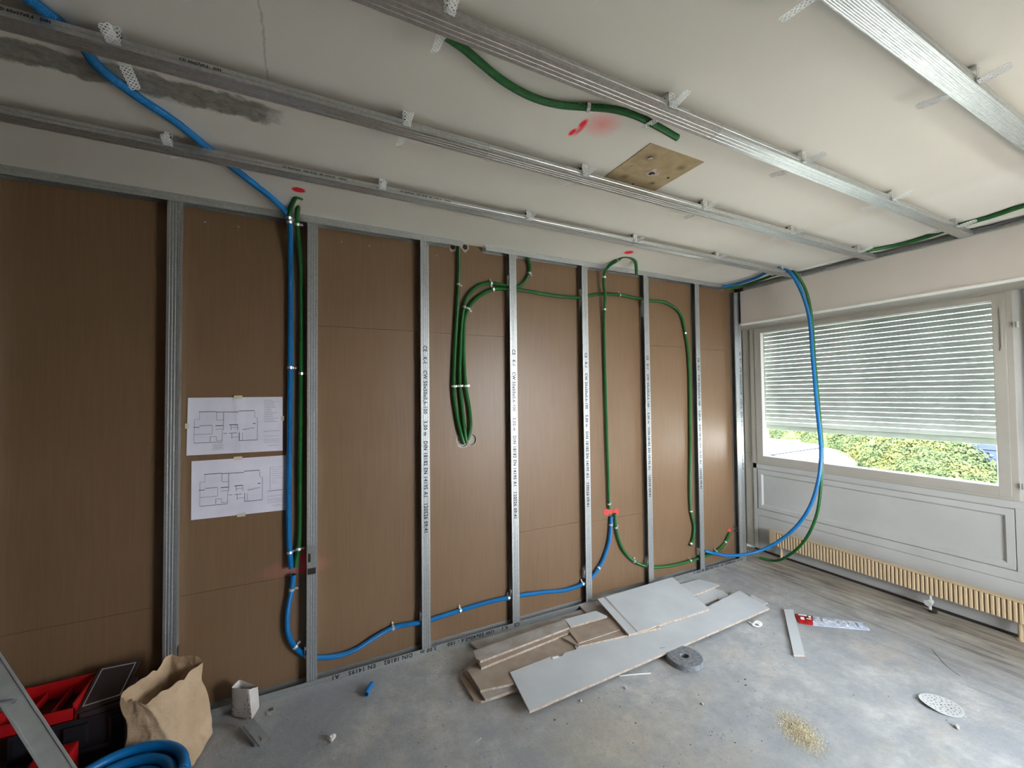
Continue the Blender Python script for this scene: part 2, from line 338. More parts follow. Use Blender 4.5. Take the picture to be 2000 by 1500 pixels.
# the bare brown boards screwed to the far side of the studs: sheets with open seams
STX = [-0.135, 0.483, 1.077, 1.686, 2.283, 2.873, 3.475, 4.06]
FW = 0.051
cols = [(-1.7, -0.11), (-0.11, 0.508), (0.508, 1.102), (1.102, 1.711), (1.711, 2.308), (2.308, 2.898), (2.898, 3.50), (3.50, 4.085), (4.085, 4.66)]
seams = [[0.58, 1.9], [0.55], [0.581], [1.917], [1.915], [0.596], [0.578], [1.915], [1.912]]
wb_board = None
for ci, (x0, x1) in enumerate(cols):
    zs = [0.0]+seams[ci]+[H]
    for k in range(len(zs)-1):
        g = 0.0008
        b = MB().box((x0+0.0005, YB, zs[k]+g), (x1-0.0005, YB+0.0125, zs[k+1]-g))
        me = b.mesh('plasterboard_panel')
        o = link('plasterboard_panel', me, 'board', wb_)
        if ci == 4 and k == 0:      # the two overlapping box cut-outs
            for (hx, hz, hr) in ((1.967, 1.238, 0.041), (2.020, 1.240, 0.037)):
                cu = MB().cyl((hx, 0.03, hz), (hx, 0.08, hz), hr, 32).obj('cutter', 'board')
                md = o.modifiers.new('b', 'BOOLEAN'); md.operation = 'DIFFERENCE'; md.object = cu; md.solver = 'EXACT'
                dg = bpy.context.evaluated_depsgraph_get(); dg.update()
                nm = bpy.data.meshes.new_from_object(o.evaluated_get(dg)); o.modifiers.clear(); o.data = nm
                bpy.data.objects.remove(cu)
def ring(name, cx, cz, r0, r1, a0, a1, y, m, parent, n=28, jit=0.002):
    vs = []; fs = []
    for i in range(n+1):
        a = a0+(a1-a0)*i/n
        for r in (r0, r1+random.uniform(-jit, jit)): vs.append((cx+math.cos(a)*r, y, cz+math.sin(a)*r)); vs.append((cx+math.cos(a)*r, y+0.002, cz+math.sin(a)*r))
    for i in range(n):
        k = 4*i; fs += [(k, k+4, k+6, k+2), (k+1, k+3, k+7, k+5), (k+2, k+6, k+7, k+3), (k, k+1, k+5, k+4)]
    return MB().add(vs, fs).obj(name, m, parent)
rr = ring('torn_cutout_rim', 1.967, 1.238, 0.0405, 0.0465, math.radians(100), math.radians(310), YB-0.001, 'core', wb_)
ring('torn_cutout_rim', 2.020, 1.240, 0.0365, 0.0405, math.radians(-130), math.radians(110), YB-0.001, 'core', wb_)
MB().cyl((2.020, YB+0.0105, 1.240), (2.020, YB+0.0135, 1.240), 0.0368, 32).cyl((1.967, YB+0.0105, 1.238), (1.967, YB+0.0134, 1.238), 0.0408, 32).obj('board_behind_cutout', 'plain', wb_)
# hole with crumbled plaster where the left conduit leaves the wall at the top
for (px, py, r) in ((884, 483, 0.016), (908, 483, 0.017)):
    c_ = at(px, py, 1, YB-0.002)
    MB().cyl((c_[0], YB+0.001, c_[2]), (c_[0], YB-0.003, c_[2]), r, 18).obj('drilled_hole', 'dark', wb_)
    ring('crumbled_plaster_rim', c_[0], c_[2], r, r+0.013, 0, 2*math.pi, YB-0.006, 'core', wb_, 22, 0.006)

# window wall: parapet below the windows, piers and lintel
ww = MB()
ww.box((XW+0.012, YF, -0.02), (XW+0.16, 0.16, 0.83)); ww.box((XW+0.012, YF, 2.16), (XW+0.22, 0.26, H))
ww.box((XW+0.012, YF, 0.83), (XW+0.2, -2.82, 2.16)); ww.box((XW+0.03, 0.16, -0.02), (XW+0.22, 0.26, H))
wall_r = ww.obj('wall_right', 'wallwhite', kind='structure')
# moulded panelling: face board with a sunken field
def mould(y1, y0, z0, z1, iy1, iy0, iz0, iz1, parent):
    m = MB(); xf = XW-0.004
    def q(A, B): m.add([A[0], A[1], B[1], B[0]], [(0, 1, 2, 3)])
    o_ = [(xf, y1, z0), (xf, y0, z0), (xf, y0, z1), (xf, y1, z1)]; i_ = [(xf, iy1, iz0), (xf, iy0, iz0), (xf, iy0, iz1), (xf, iy1, iz1)]
    s_ = 0.012; d_ = [(XW+0.010, iy1-s_, iz0+s_), (XW+0.010, iy0+s_, iz0+s_), (XW+0.010, iy0+s_, iz1-s_), (XW+0.010, iy1-s_, iz1-s_)]
    e_ = [(XW+0.012, a[1], a[2]) for a in o_]
    for k in range(4):
        j = (k+1) % 4; q((o_[k], o_[j]), (i_[k], i_[j])); q((i_[k], i_[j]), (d_[k], d_[j])); q((o_[k], o_[j]), (e_[k], e_[j]))
    m.add(d_, [(0, 1, 2, 3)])
    return m.obj('moulded_panel', 'wallwhite', parent)
mould(0.108, -1.528, 0.402, 0.778, 0.075, -1.491, 0.432, 0.736, wall_r)
mould(-1.60, -2.90, 0.402, 0.778, -1.64, -2.86, 0.432, 0.736, wall_r)
MB().box((XW, 0.155, 0.012), (XW+0.02, 0.122, 0.83)).box((XW, 0.122, 0.395), (XW+0.02, YF, 0.333)).box((XW, 0.155, 0.785), (XW+0.02, YF, 0.83)).obj('face_board', 'wallwhite', wall_r)
MB().box((XW+0.004, 0.118, 0.012), (XW+0.02, YF, 0.329)).obj('lower_panel', 'wallwhite', wall_r)
MB().box((XW, -1.533, 0.3955), (XW+0.02, -1.595, 0.7845)).obj('face_board', 'wallwhite', wall_r)
MB().box((XW+0.012, 0.242, 0.02), (XW+0.03, 0.162, 2.18)).obj('jamb_board', 'frame', wall_r, bevel=0.002)
MB().box((XW-0.012, 0.17, 0.905), (XW+0.012, 0.215, 0.911)).obj('sill_end_bracket', 'frame', wall_r)
MB().box((XW-0.001, 0.16, -0.018), (XW+0.02, YF, 0.003)).obj('dark_floor_joint', 'dark', wall_r)

def window(name, yL, yR, parts_y, hardware):
    """yL>yR; frame from yL to yR; glass between"""
    w = bpy.data.objects.new(name, None); COL.objects.link(w); w['kind'] = 'structure'; w.location = (XW, (yL+yR)/2, 0.83)
    off = Vector(w.location)
    gy1, gy0 = parts_y; z0, z1, gz0, gz1 = 0.832, 2.158, 0.913, 2.101
    def fr(nm, a, b, m='frame', bev=0.003):
        o = MB().box(Vector(a)-off, Vector(b)-off).obj(nm, m, w, bevel=bev); return o
    x0, x1 = XW-0.012, XW+0.06
    fr('frame_stile', (x0+0.006, yL, z0), (x1, yL-0.05, z1)); fr('frame_stile', (x0+0.006, yR+0.03, z0), (x1, yR, z1))
    fr('frame_rail', (x0+0.006, yL-0.05, z0), (x1, yR+0.03, z0+0.022)); fr('frame_rail', (x0+0.006, yL-0.05, z1-0.02), (x1, yR+0.03, z1))
    # sash
    sy1, sy0, sz0, sz1 = yL-0.05, yR+0.03, z0+0.022, z1-0.02
    fr('sash_stile', (x0, sy1, sz0), (x1-0.01, gy1, sz1)); fr('sash_stile', (x0, gy0, sz0), (x1-0.01, sy0, sz1))
    fr('sash_rail', (x0, gy1, sz0), (x1-0.01, gy0, gz0)); fr('sash_rail', (x0, gy1, gz1), (x1-0.01, gy0, sz1))
    g = MB()   # glazing bead, sloping towards the pane
    for a, b in (((gy1, gz0), (gy0, gz0)), ((gy0, gz0), (gy0, gz1)), ((gy0, gz1), (gy1, gz1)), ((gy1, gz1), (gy1, gz0))):
        cy, cz = (gy1+gy0)/2, (gz0+gz1)/2
        def inn(p, d): return (p[0]+(d if cy > p[0] else -d), p[1]+(d if cz > p[1] else -d))
        ai, bi = inn(a, 0.010), inn(b, 0.010)
        g.add([Vector((x0+0.002, *a))-off, Vector((x0+0.002, *b))-off, Vector((x0+0.03, *bi))-off, Vector((x0+0.03, *ai))-off], [(0, 1, 2, 3)])
    g.obj('glazing_bead', 'white', w)
    MB().box(Vector((XW+0.024, gy1, gz0))-off, Vector((XW+0.030, gy0, gz1))-off).obj('pane', GLASS, w)
    return w, off
gt = NT('window_glass'); gt.t.nodes.remove(gt.b)
gl = gt.n('ShaderNodeBsdfGlossy'); gl.inputs['Roughness'].default_value = 0.02; tr = gt.n('ShaderNodeBsdfTransparent'); tr.inputs['Color'].default_value = (0.94, 0.96, 0.95, 1)
fr_ = gt.n('ShaderNodeFresnel'); fr_.inputs['IOR'].default_value = 1.45; mx = gt.n('ShaderNodeMixShader')
gt.t.links.new(fr_.outputs[0], mx.inputs[0]); gt.t.links.new(tr.outputs[0], mx.inputs[1]); gt.t.links.new(gl.outputs[0], mx.inputs[2])
gt.t.links.new(mx.outputs[0], gt.t.nodes['Material Output'].inputs[0]); GLASS = gt.m
w1, off1 = window('window_1', 0.158, -1.555, (0.045, -1.470), None)
# hinge marks and upper fitting on the right stile
for (px, y0, y1, z0, z1) in ((0, -1.503, -1.513, 1.98, 2.03), (0, -1.505, -1.511, 1.79, 1.98), (0, -1.500, -1.514, 1.775, 1.79), (0, -1.500, -1.516, 2.03, 2.045)):
    MB().box(Vector((XW-0.018, y0, z0))-off1, Vector((XW-0.010, y1, z1))-off1).obj('stay_fitting', 'frame', w1)
for (y, z) in ((-1.575, 1.93), (-1.575, 0.93)):
    MB().cyl(Vector((XW-0.02, y, z-0.018))-off1, Vector((XW-0.02, y, z+0.018))-off1, 0.008).obj('hinge', 'frame', w1)
MB().box(Vector((XW+0.01, -1.555, 0.83))-off1, Vector((XW+0.05, -1.602, 2.16))-off1).obj('mullion_recess', 'wallwhite', w1)
w2, off2 = window('window_2', -1.602, -2.82, (-1.725, -2.70), None)
hn = MB(); hn.box(Vector((XW-0.022, -1.675, 1.27))-off2, Vector((XW-0.012, -1.705, 1.42))-off2)
h_ = hn.obj('handle_plate', 'hanger', w2, bevel=0.003)
MB().cyl(Vector((XW-0.05, -1.69, 1.38))-off2, Vector((XW-0.012, -1.69, 1.38))-off2, 0.009).cyl(Vector((XW-0.05, -1.69, 1.39))-off2, Vector((XW-0.055, -1.69, 1.25))-off2, 0.0095).obj('handle', 'hanger', w2, smooth=True)
MB().box(Vector((XW-0.0135, -1.625, 2.105))-off2, Vector((XW-0.010, -2.2, 2.118))-off2).obj('vent_slot', 'dark', w2)

# pelmet: beige fascia with a white bottom edge, soffit behind it
pel = MB().box((XP, -0.028, 2.150), (XP+0.022, YF, 2.443)).obj('trim_1', 'beige', kind='structure')
MB().prism([(XP-0.010, 2.1450), (XP-0.002, 2.1350), (XP+0.025, 2.1340), (XP+0.025, 2.1500), (XP-0.010, 2.1500)], lambda a, b, s: (a, s, b), -0.028, YF).obj('white_edge_strip', 'white', pel)
MB().box((XP+0.022, 0.255, 2.150), (XW+0.03, YF, 2.162)).obj('trim_2', 'frame', kind='structure')

# ------------------------------------------------------------------ ceiling details
pc = [at(1266, 281, 2, 2.499), at(1180, 346, 2, 2.499), at(1283, 378, 2, 2.499), at(1374, 315, 2, 2.499)]
cx, cy = 2.41, -1.14
x0, x1, y0, y1 = 2.262, 2.565, -1.283, -0.995
m = MB(); m.box((x0, y0, H-0.0025), (x1, y1, H+0.001)); m.obj('bare_plaster_patch', 'tan', ceil)
def flatblob(name, cx, cy, rx, ry, z, m, parent, n=20, jit=0.12, dz=0.001, seed=0):
    rnd = random.Random(seed); vs = []
    ph = rnd.uniform(0, 6)
    for i in range(n):
        a = 2*math.pi*i/n; r = 1+jit*rnd.uniform(-1, 1)
        vs.append((cx+math.cos(a)*rx*r, cy+math.sin(a)*ry*r))
    return MB().prism(vs, lambda a, b, s: (a, b, s), z-dz, z).obj(name, m, parent)
for (px, py, r, mm, sd) in ((1275, 337, 0.030, 'core', 1), (1273, 338, 0.013, 'dark', 2), (1270, 309, 0.011, 'core', 3), (1309, 311, 0.007, 'core', 4), (1234, 326, 0.007, 'core', 5), (1305, 347, 0.005, 'dark', 6), (1236, 359, 0.006, 'dark', 7), (1275, 358, 0.004, 'dark', 8)):
    q = at(px, py, 2, H-0.003); flatblob('chipped_hole', q[0], q[1], r, r, H-0.0025-0.0006*(2 if mm == 'dark' else 1), mm, ceil, 14, 0.25, 0.0012, sd)
smut = NT('smudged_tan'); sp_ = smut.coord()
flat = None
q = at(1330, 327, 2, H); q2 = at(1220, 344, 2, H); q3 = at(1270, 306, 2, H); q4 = at(1272, 357, 2, H)
tcol = srgb(176, 156, 120)
f = smut.mix(smut.ramp(smut.noise(sp_, 18), 0.35, 0.65), tcol, srgb(160, 140, 106))
for qq, rr_ in ((q, 0.030), (q2, 0.030), (q3, 0.034), (q4, 0.026)):
    f = smut.mix(smut.math('MULTIPLY', smut.spot(sp_, (qq[0], qq[1], 2.5), (rr_, rr_, 9), 0.1), 0.7), f, srgb(92, 74, 52))
smut.put(smut.b.inputs['Base Color'], f); smut.b.inputs['Roughness'].default_value = 0.85
bpy.data.objects['bare_plaster_patch'].data.materials[0] = smut.m

# ------------------------------------------------------------------ metal studs
def stud_mesh(z0, z1, holes, wid=FW):
    t_ = 0.0008
    gr = []
    for c_ in (0.014, 0.0255, 0.037): gr += [(c_-0.0028, 0.0), (c_-0.0014, 0.0014), (c_+0.0014, 0.0014), (c_+0.0028, 0.0)]
    front = [(0.0, 0.007), (0.0, 0.0)]+gr+[(wid, 0.0)]
    back = [(wid, 0.0495), (0.0, 0.0495), (0.0, 0.043)]
    full = offset_poly(front+back, t_)
    f_only = offset_poly(front+[(wid, 0.006)], t_); b_only = offset_poly([(wid, 0.044)]+back, t_)
    m = MB(); fn = lambda a, b, s: (a, b, s)
    cur = z0
    for (a, b) in sorted(holes)+[(z1, z1)]:
        if a > cur: m.prism(full, fn, cur, min(a, z1))
        if b > a: m.prism(f_only, fn, a, b); m.prism(b_only, fn, a, b)
        cur = b
    return m
STUD_TXT = 'CE   K-I    CW 50x50x0,6-100    3,00 m   DIN 18182 EN 14195 A1   120526 09:41'
ords = ['leftmost', 'second', 'third', 'fourth', 'fifth', 'sixth', 'seventh', 'eighth']
stud_lab = ['leftmost galvanised stud at the left edge of the photo', 'galvanised stud just left of the two paper plans, rising behind the brown bag',
            'galvanised stud right of the blue and green risers, with a cut patch low down', 'galvanised stud left of the three hanging green conduits, printed down its face',
            'galvanised printed stud right of the three hanging green conduits', 'galvanised printed stud left of the long green drop with red dots',
            'galvanised printed stud right of the long green drop with red dots', 'galvanised stud just left of the corner, where the blue conduit loop ends']
holes_z = [[(0.3, 0.36)], [(0.3, 0.36)], [(0.14, 0.21)], [(0.15, 0.24)], [(0.15, 0.24), (2.20, 2.31)], [(0.16, 0.25), (2.19, 2.28)], [(0.12, 0.21), (2.16, 2.26)], [(0.10, 0.20)]]
for i, x in enumerate(STX):
    st = thing('metal_stud', stud_lab[i], 'stud', (x, 0, 0.001), 'galvanised uprights of the stud wall')
    stud_mesh(0.0, 2.496, holes_z[i]).obj('profile', 'stud', st)
    if i >= 3:
        # print runs downwards, tops of the letters to the right
        mt = Matrix.Translation((0.0155, -0.0004, 1.826)) @ Matrix(((0, 1, 0, 0), (0, 0, -1, 0), (-1, 0, 0, 0), (0, 0, 0, 1)))
        text_mesh('printed_text', STUD_TXT, 0.031, mt, parent=st, sx=0.94, thick=0.0002)
    for (a, b) in holes_z[i]:
        if i in (3, 4, 5, 6, 7, 2):
            MB().box((-0.010, 0.006, b-0.045), (-0.0085, 0.026, b+0.012)).box((-0.0095, 0.0065, b-0.01), (0.0005, 0.008, b+0.006)).obj('bent_cut_tab', 'cutsteel', st)
    MB().cyl((0.026, -0.0035, 2.476), (0.026, -0.0015, 2.476), 0.004, 10).obj('crimp', 'cutsteel', st)
    if i == 2:
        MB().box((0.004, -0.0018, 0.625), (0.047, -0.0006, 0.742)).obj('folded_cut_plate', 'cutsteel', st)
        MB().box((0.004, -0.0014, 0.590), (0.043, -0.0004, 0.622)).obj('torn_opening', 'dark', st)
        MB().box((0.006, -0.0026, 0.655), (0.018, -0.0017, 0.70)).obj('punched_slot', 'dark', st)
    if i == 7:
        MB().box((0.001, 0.002, 1.86), (0.014, -0.003, 1.90)).obj('bent_cut_tab', 'cutsteel', st)
# corner assembly: wider end profile
cs = thing('corner_stud', 'wide galvanised corner profile at the window end of the stud wall', 'stud', (4.572, 0, 0.001))
stud_mesh(0.0, 2.44, [], 0.058).obj('profile', 'stud', cs)
m = MB(); m.prism(offset_poly([(0.059, 0.05), (0.059, 0.0), (0.090, 0.0), (0.090, 0.01)], 0.0012), lambda a, b, s: (a, b, s), 0, 2.45); m.obj('end_angle', 'stud', cs)
mt = Matrix.Translation((0.060, -0.0006, 1.90)) @ Matrix(((0, 1, 0, 0), (0, 0, -1, 0), (-1, 0, 0, 0), (0, 0, 0, 1)))
text_mesh('printed_text', STUD_TXT, 0.030, mt, parent=cs, sx=0.94, thick=0.0002)
for z in (0.31, 0.27): MB().cyl((-0.03, 0.03, z), (0.0, 0.02, z), 0.004, 8).obj('screw_tip', 'dark', cs)

# ------------------------------------------------------------------ tracks
def track(name, x0, x1, z, up, label, m='rail'):
    o = thing(name, label, 'track', (x0, 0, z), None)
    hh = 0.038*up
    poly = offset_poly([(-0.0022, hh), (-0.0022, 0.0), (0.0512, 0.0), (0.0512, hh)], 0.0008*up)
    MB().prism(poly, lambda a, b, s: (s, a, b), 0, x1-x0).obj('profile', m, o)
    return o
tb = track('floor_track', -1.69, 2.62, 0.0005, 1, 'long galvanised floor track under the left and middle studs')
tb2 = track('floor_track', 2.622, 4.655, 0.0005, 1, 'galvanised floor track running behind the white board offcuts to the corner')
def uptext(s, xend, size, parent, sxx):
    # upside-down print: starts at right (xend), runs left
    mt = Matrix.Translation((xend, -0.0035, 0.0335)) @ Matrix(((-1, 0, 0, 0), (0, 0, -1, 0), (0, -1, 0, 0), (0, 0, 0, 1)))
    text_mesh('printed_text', s, size, mt, parent=parent, sx=sxx, thick=0.0002)
uptext('CE    K I     UW 50x40x0,6 - 100      3,00 m    DIN 18182    EN 14195    A1', 2.33+1.69, 0.031, tb, 1.03)
uptext('CE   K I   UW 50x40x0,6 - 100   3,00 m  DIN 18182  EN 14195  A1', 4.60-2.622, 0.027, tb2, 0.75)
tt = track('ceiling_track', -1.69, 1.955, 2.4995, -1, 'galvanised ceiling track above the left studs, ending at the crumbled hole')
tt2 = track('ceiling_track', 2.11, 4.50, 2.4995, -1, 'galvanised ceiling track running from the gap by the green conduits to the corner')
for x in (0.62, 0.76, 1.25, 1.40, 1.8): MB().cyl((x, YB-0.003, 2.40), (x, YB, 2.40), 0.004, 8).obj('screw_head', 'clip', wb_)

# ------------------------------------------------------------------ ceiling rails
RW = 0.058; RH = 0.026; RZ = 2.445
rail_yc = [-0.527, -1.018, -1.482, -1.966]
def rail_seg(x0, x1, yc, label, m='rail', ribs=False, dz=0.0):
    o = thing('ceiling_rail', label, 'rail', (x0, yc, RZ+dz), 'galvanised ceiling rails')
    h = RW/2
    if ribs: bot = []; k = 9
    bottom = [(-h, 0.0)]
    if ribs:
        for c_ in np.linspace(-h+0.004, h-0.004, 11): bottom += [(c_-0.0014, 0), (c_-0.0006, 0.0009), (c_+0.0006, 0.0009), (c_+0.0014, 0)]
    else:
        for c_ in (-0.014, 0.0, 0.014): bottom += [(c_-0.0025, 0), (c_-0.001, 0.0014), (c_+0.001, 0.0014), (c_+0.0025, 0)]
    bottom += [(h, 0.0)]
    side = [(h, 0.006), (h-0.001, 0.008), (h-0.001, 0.012), (h, 0.014), (h, RH), (h-0.007, RH), (h-0.007, RH-0.004)]
    lft = [(-a, b) for a, b in side][::-1]
    poly = offset_poly(lft+bottom+side, 0.0007)
    MB().prism(poly, lambda a, b, s: (s, a, b), 0, x1-x0).obj('profile', m, o)
    return o
RT = 'CD 60x27x0,6   DIN 18182   EN 14195 A1   120526'
segs = [(-1.68, 2.868, 0, 'long first ceiling rail above the stud wall, left of its joint', 'rail', False), (2.871, XP-0.006, 0, 'first ceiling rail next to the stud wall, short piece at the window end', 'rail', False),
        (-1.68, 1.680, 1, 'second ceiling rail from the stud wall, piece left of its dark joint', 'rail', False), (1.683, XP-0.006, 1, 'second ceiling rail from the stud wall, piece running to the window', 'rail', False),
        (-1.68, 2.372, 2, 'third ceiling rail from the stud wall, grey piece behind the dangling green conduit', 'railworn', False), (2.375, XP-0.006, 2, 'third ceiling rail from the stud wall, shiny piece running to the window', 'rail', False),
        (-1.68, XP-0.006, 3, 'fourth ceiling rail, finely ribbed and brightly lit at the top right', 'rail', True)]
for (a, b, k, lab, mm, rb) in segs:
    ro = rail_seg(a, b, rail_yc[k], lab, mm, rb)
    if k in (0, 1, 2) and a < 0:
        for xs in ((0.98, 1.45) if k == 0 else ((0.40, 0.75) if k == 1 else (1.02, 1.20))):
            mt = Matrix.Translation((xs-a, -RW/2-0.0005, 0.0135)) @ Matrix(((1, 0, 0, 0), (0, 0, -1, 0), (0, 1, 0, 0), (0, 0, 0, 1)))
            text_mesh('printed_text', RT if k == 0 else RT[:18], 0.010, mt, parent=ro, thick=0.0001)

# perforated hanger arm: cells with octagonal holes, scalloped edge
def perf_strip(name, nl, na, cell, thick, fn):
    """fn(u,v,w)->xyz, u along, v across centred, w thickness"""
    vs = []; fs = []
    def quadcell(cu, cv):
        hr = cell*0.27; k0 = len(vs)
        outer = []
        for i in range(8):
            a = math.pi/8+i*math.pi/4
            c_, s_ = math.cos(a), math.sin(a); mxx = max(abs(c_), abs(s_))
            outer.append((cu+c_/mxx*cell/2, cv+s_/mxx*cell/2)); 
        inner = [(cu+math.cos(math.pi/8+i*math.pi/4)*hr, cv+math.sin(math.pi/8+i*math.pi/4)*hr) for i in range(8)]
        for w in (0, thick):
            for (a, b) in outer+inner: vs.append(fn(a, b, w))
        for i in range(8):
            j = (i+1) % 8
            fs.append((k0+i, k0+j, k0+8+j, k0+8+i)); fs.append((k0+16+i, k0+24+i, k0+24+j, k0+16+j)); fs.append((k0+8+i, k0+8+j, k0+24+j, k0+24+i))
            fs.append((k0+i, k0+16+i, k0+16+j, k0+j))
    for i in range(nl):
        for j in range(na): quadcell((i+0.5)*cell, (j-(na-1)/2)*cell)
        # scallops
    for i in range(nl-1):
        for sgn in (-1, 1):
            k0 = len(vs); cu = (i+1)*cell; v0 = sgn*na*cell/2
            pts = [(cu-cell*0.42, v0), (cu-cell*0.22, v0+sgn*0.0022), (cu+cell*0.22, v0+sgn*0.0022), (cu+cell*0.42, v0)]
            for w in (0, thick):
                for (a, b) in pts: vs.append(fn(a, b, w))
            fs.append((k0, k0+1, k0+2, k0+3)); fs.append((k0+7, k0+6, k0+5, k0+4))
            for q_ in range(3): fs.append((k0+q_, k0+4+q_, k0+5+q_, k0+q_+1))
    return MB().add(vs, fs).mesh(name)
def arm_mesh(n_out, slope, tw):
    """arm starts at the ceiling plate, runs down beside the rail then is bent outwards (+y)"""
    c_ = 0.0118; drop = H-RZ-0.004
    L1 = drop
    def fn(u, v, w):
        if u < L1: return (v, w*0.9, -u)
        e = u-L1
        a_ = tw*min(1.0, e/0.025)
        return (v*math.cos(a_), e*math.cos(slope)+w*0, -L1+e*math.sin(slope)+w+v*math.sin(a_))
    n = int(round(L1/c_))+n_out
    return perf_strip('hanger_arm', n, 2, c_, 0.001, fn)
arm_cache = {}
rail_txt = ['first ceiling rail from the stud wall', 'second ceiling rail from the stud wall', 'third ceiling rail from the stud wall', 'ribbed rail at the top right']
HX = [4.36, 3.61, 2.865, 2.122, 1.372, 0.615]
for k, yc in enumerate(rail_yc):
    for j, x in enumerate(HX):
        if k == 3 and j not in (2, 3): continue
        if k == 2 and j == 5: continue
        rnd = random.Random(k*17+j)
        o_ = ['closest to the window', 'second from the window', 'third from the window', 'fourth from the window', 'fifth from the window', 'furthest from the window'][j]
        hg = thing('ceiling_hanger', 'perforated metal hanger on the %s, %s' % (rail_txt[k], o_), 'hanger', (x, yc, H-0.0005), 'perforated hangers holding the ceiling rails')
        MB().box((-0.014, -RW/2-0.002, -0.0015), (0.014, RW/2+0.002, 0.0)).obj('top_plate', 'hanger', hg)
        MB().cyl((0, 0, -0.006), (0, 0, -0.0015), 0.006, 8).obj('plate_screw', 'dark', hg)
        for side in (-1, 1):
            n_out = rnd.choice((6, 7)); sl = rnd.uniform(0.0, 0.22)
            if k == 1 and j == 5 and side == 1: sl = -0.2; n_out = 8
            if k == 0: n_out = 5 if side == 1 else 6; sl = 0.12
            if k == 0 and side == 1: n_out = 3
            key = (n_out, round(sl, 2), side*(0.45 if x < 1.6 else (0.05 if x < 2.5 else -0.35)))
            if key not in arm_cache: arm_cache[key] = arm_mesh(*key); arm_cache[key].materials.append(MAT['hanger'])
            a = link('perforated_arm', arm_cache[key], None, hg)
            a.location = (0, side*(RW/2+0.0025), 0); a.rotation_euler = (0, 0, (0 if side == 1 else math.pi)+rnd.uniform(-0.04, 0.04))
            MB().cyl((0.0, side*(RW/2+0.001), -(H-RZ)+0.012), (0.0, side*(RW/2+0.008), -(H-RZ)+0.012), 0.0045, 8).obj('side_screw', 'cutsteel', hg)
# small hanger remnants between the third and fourth rails
q = at(1555, 9, 2, 2.47)

# edge channel on the pelmet and the white curtain track on the ceiling
ec = thing('edge_channel', 'galvanised edge channel along the top of the beige pelmet', 'channel', (XP, -0.06, RZ-0.002))
poly = offset_poly([(-0.030, 0.0), (-0.001, 0.0), (-0.001, 0.030), (-0.030, 0.030)], 0.0007)
MB().prism(poly, lambda a, b, s: (a, -s, b), 0, -0.06-YF).obj('profile', 'rail', ec)
ct = thing('curtain_track', 'white grooved curtain track screwed to the ceiling by the window', 'track', (4.585, 0.03, H))
cm = MB()
cm.box((0, 0, -0.003), (0.08, YF-0.03, -0.0003)); 
for a, b in ((0.0, 0.012), (0.020, 0.048), (0.056, 0.08)): cm.box((a, 0, -0.014), (b, YF-0.03, -0.003))
cm.obj('rail_body', 'white', ct)
MB().box((0.012, -0.001, -0.006), (0.020, YF-0.029, -0.003)).box((0.048, -0.001, -0.006), (0.056, YF-0.029, -0.003)).obj('runner_groove', 'dark', ct)

# ------------------------------------------------------------------ conduits
def catmull(P, step):
    P = [Vector(map(float, p)) for p in P]; Q = [P[0]*2-P[1]]+P+[P[-1]*2-P[-2]]; out = []
    for i in range(1, len(Q)-2):
        a, b, c, d = Q[i-1], Q[i], Q[i+1], Q[i+2]
        def ti(t, p, q): return t+max(1e-5, (q-p).length)**0.5
        t0 = 0; t1 = ti(t0, a, b); t2 = ti(t1, b, c); t3 = ti(t2, c, d)
        n = max(2, int((c-b).length/0.01))
        for k in range(n):
            t = t1+(t2-t1)*k/n
            A1 = a*((t1-t)/(t1-t0))+b*((t-t0)/(t1-t0)); A2 = b*((t2-t)/(t2-t1))+c*((t-t1)/(t2-t1)); A3 = c*((t3-t)/(t3-t2))+d*((t-t2)/(t3-t2))
            B1 = A1*((t2-t)/(t2-t0))+A2*((t-t0)/(t2-t0)); B2 = A2*((t3-t)/(t3-t1))+A3*((t-t1)/(t3-t1))
            out.append(B1*((t2-t)/(t2-t1))+B2*((t-t1)/(t2-t1)))
    out.append(P[-1])
    # resample evenly
    L = [0]
    for i in range(1, len(out)): L.append(L[-1]+(out[i]-out[i-1]).length)
    n = max(2, int(L[-1]/step)); res = []; j = 0
    for k in range(n+1):
        s = L[-1]*k/n
        while j < len(L)-2 and L[j+1] < s: j += 1
        f = (s-L[j])/max(1e-9, L[j+1]-L[j]); res.append(out[j].lerp(out[j+1], f))
    return res
def tube_mesh(name, pts, r, seg=10, corr=0.07, hollow=True):
    vs = []; fs = []; mi = []
    T = [(pts[min(i+1, len(pts)-1)]-pts[max(i-1, 0)]).normalized() for i in range(len(pts))]
    u = T[0].orthogonal().normalized()
    for i, p in enumerate(pts):
        u = (u-T[i]*u.dot(T[i])).normalized(); w = T[i].cross(u)
        rr = r*(1-corr*(i % 2))
        for k in range(seg):
            a = 2*math.pi*k/seg; vs.append(p+(u*math.cos(a)+w*math.sin(a))*rr)
        if i in (0, len(pts)-1):
            frame = (u.copy(), w.copy())
            for k in range(seg):
                a = 2*math.pi*k/seg; vs.append(p+(u*math.cos(a)+w*math.sin(a))*r*0.8+T[i]*(0.012 if i == 0 else -0.012)*0)
    # index bookkeeping
    idx = []; c = 0
    for i in range(len(pts)):
        idx.append(c); c += seg*(2 if i in (0, len(pts)-1) else 1)
    for i in range(len(pts)-1):
        a, b = idx[i], idx[i+1]
        for k in range(seg): j = (k+1) % seg; fs.append((a+k, a+j, b+j, b+k)); mi.append(0)
    for i in (0, len(pts)-1):
        a = idx[i]
        for k in range(seg): j = (k+1) % seg; fs.append((a+k, a+seg+k, a+seg+j, a+j)); mi.append(0)
        fs.append(tuple(range(a+seg, a+2*seg))); mi.append(1)
    m = MB(); m.v = [tuple(v) for v in vs]; m.f = fs; m.mi = mi
    return m.mesh(name)
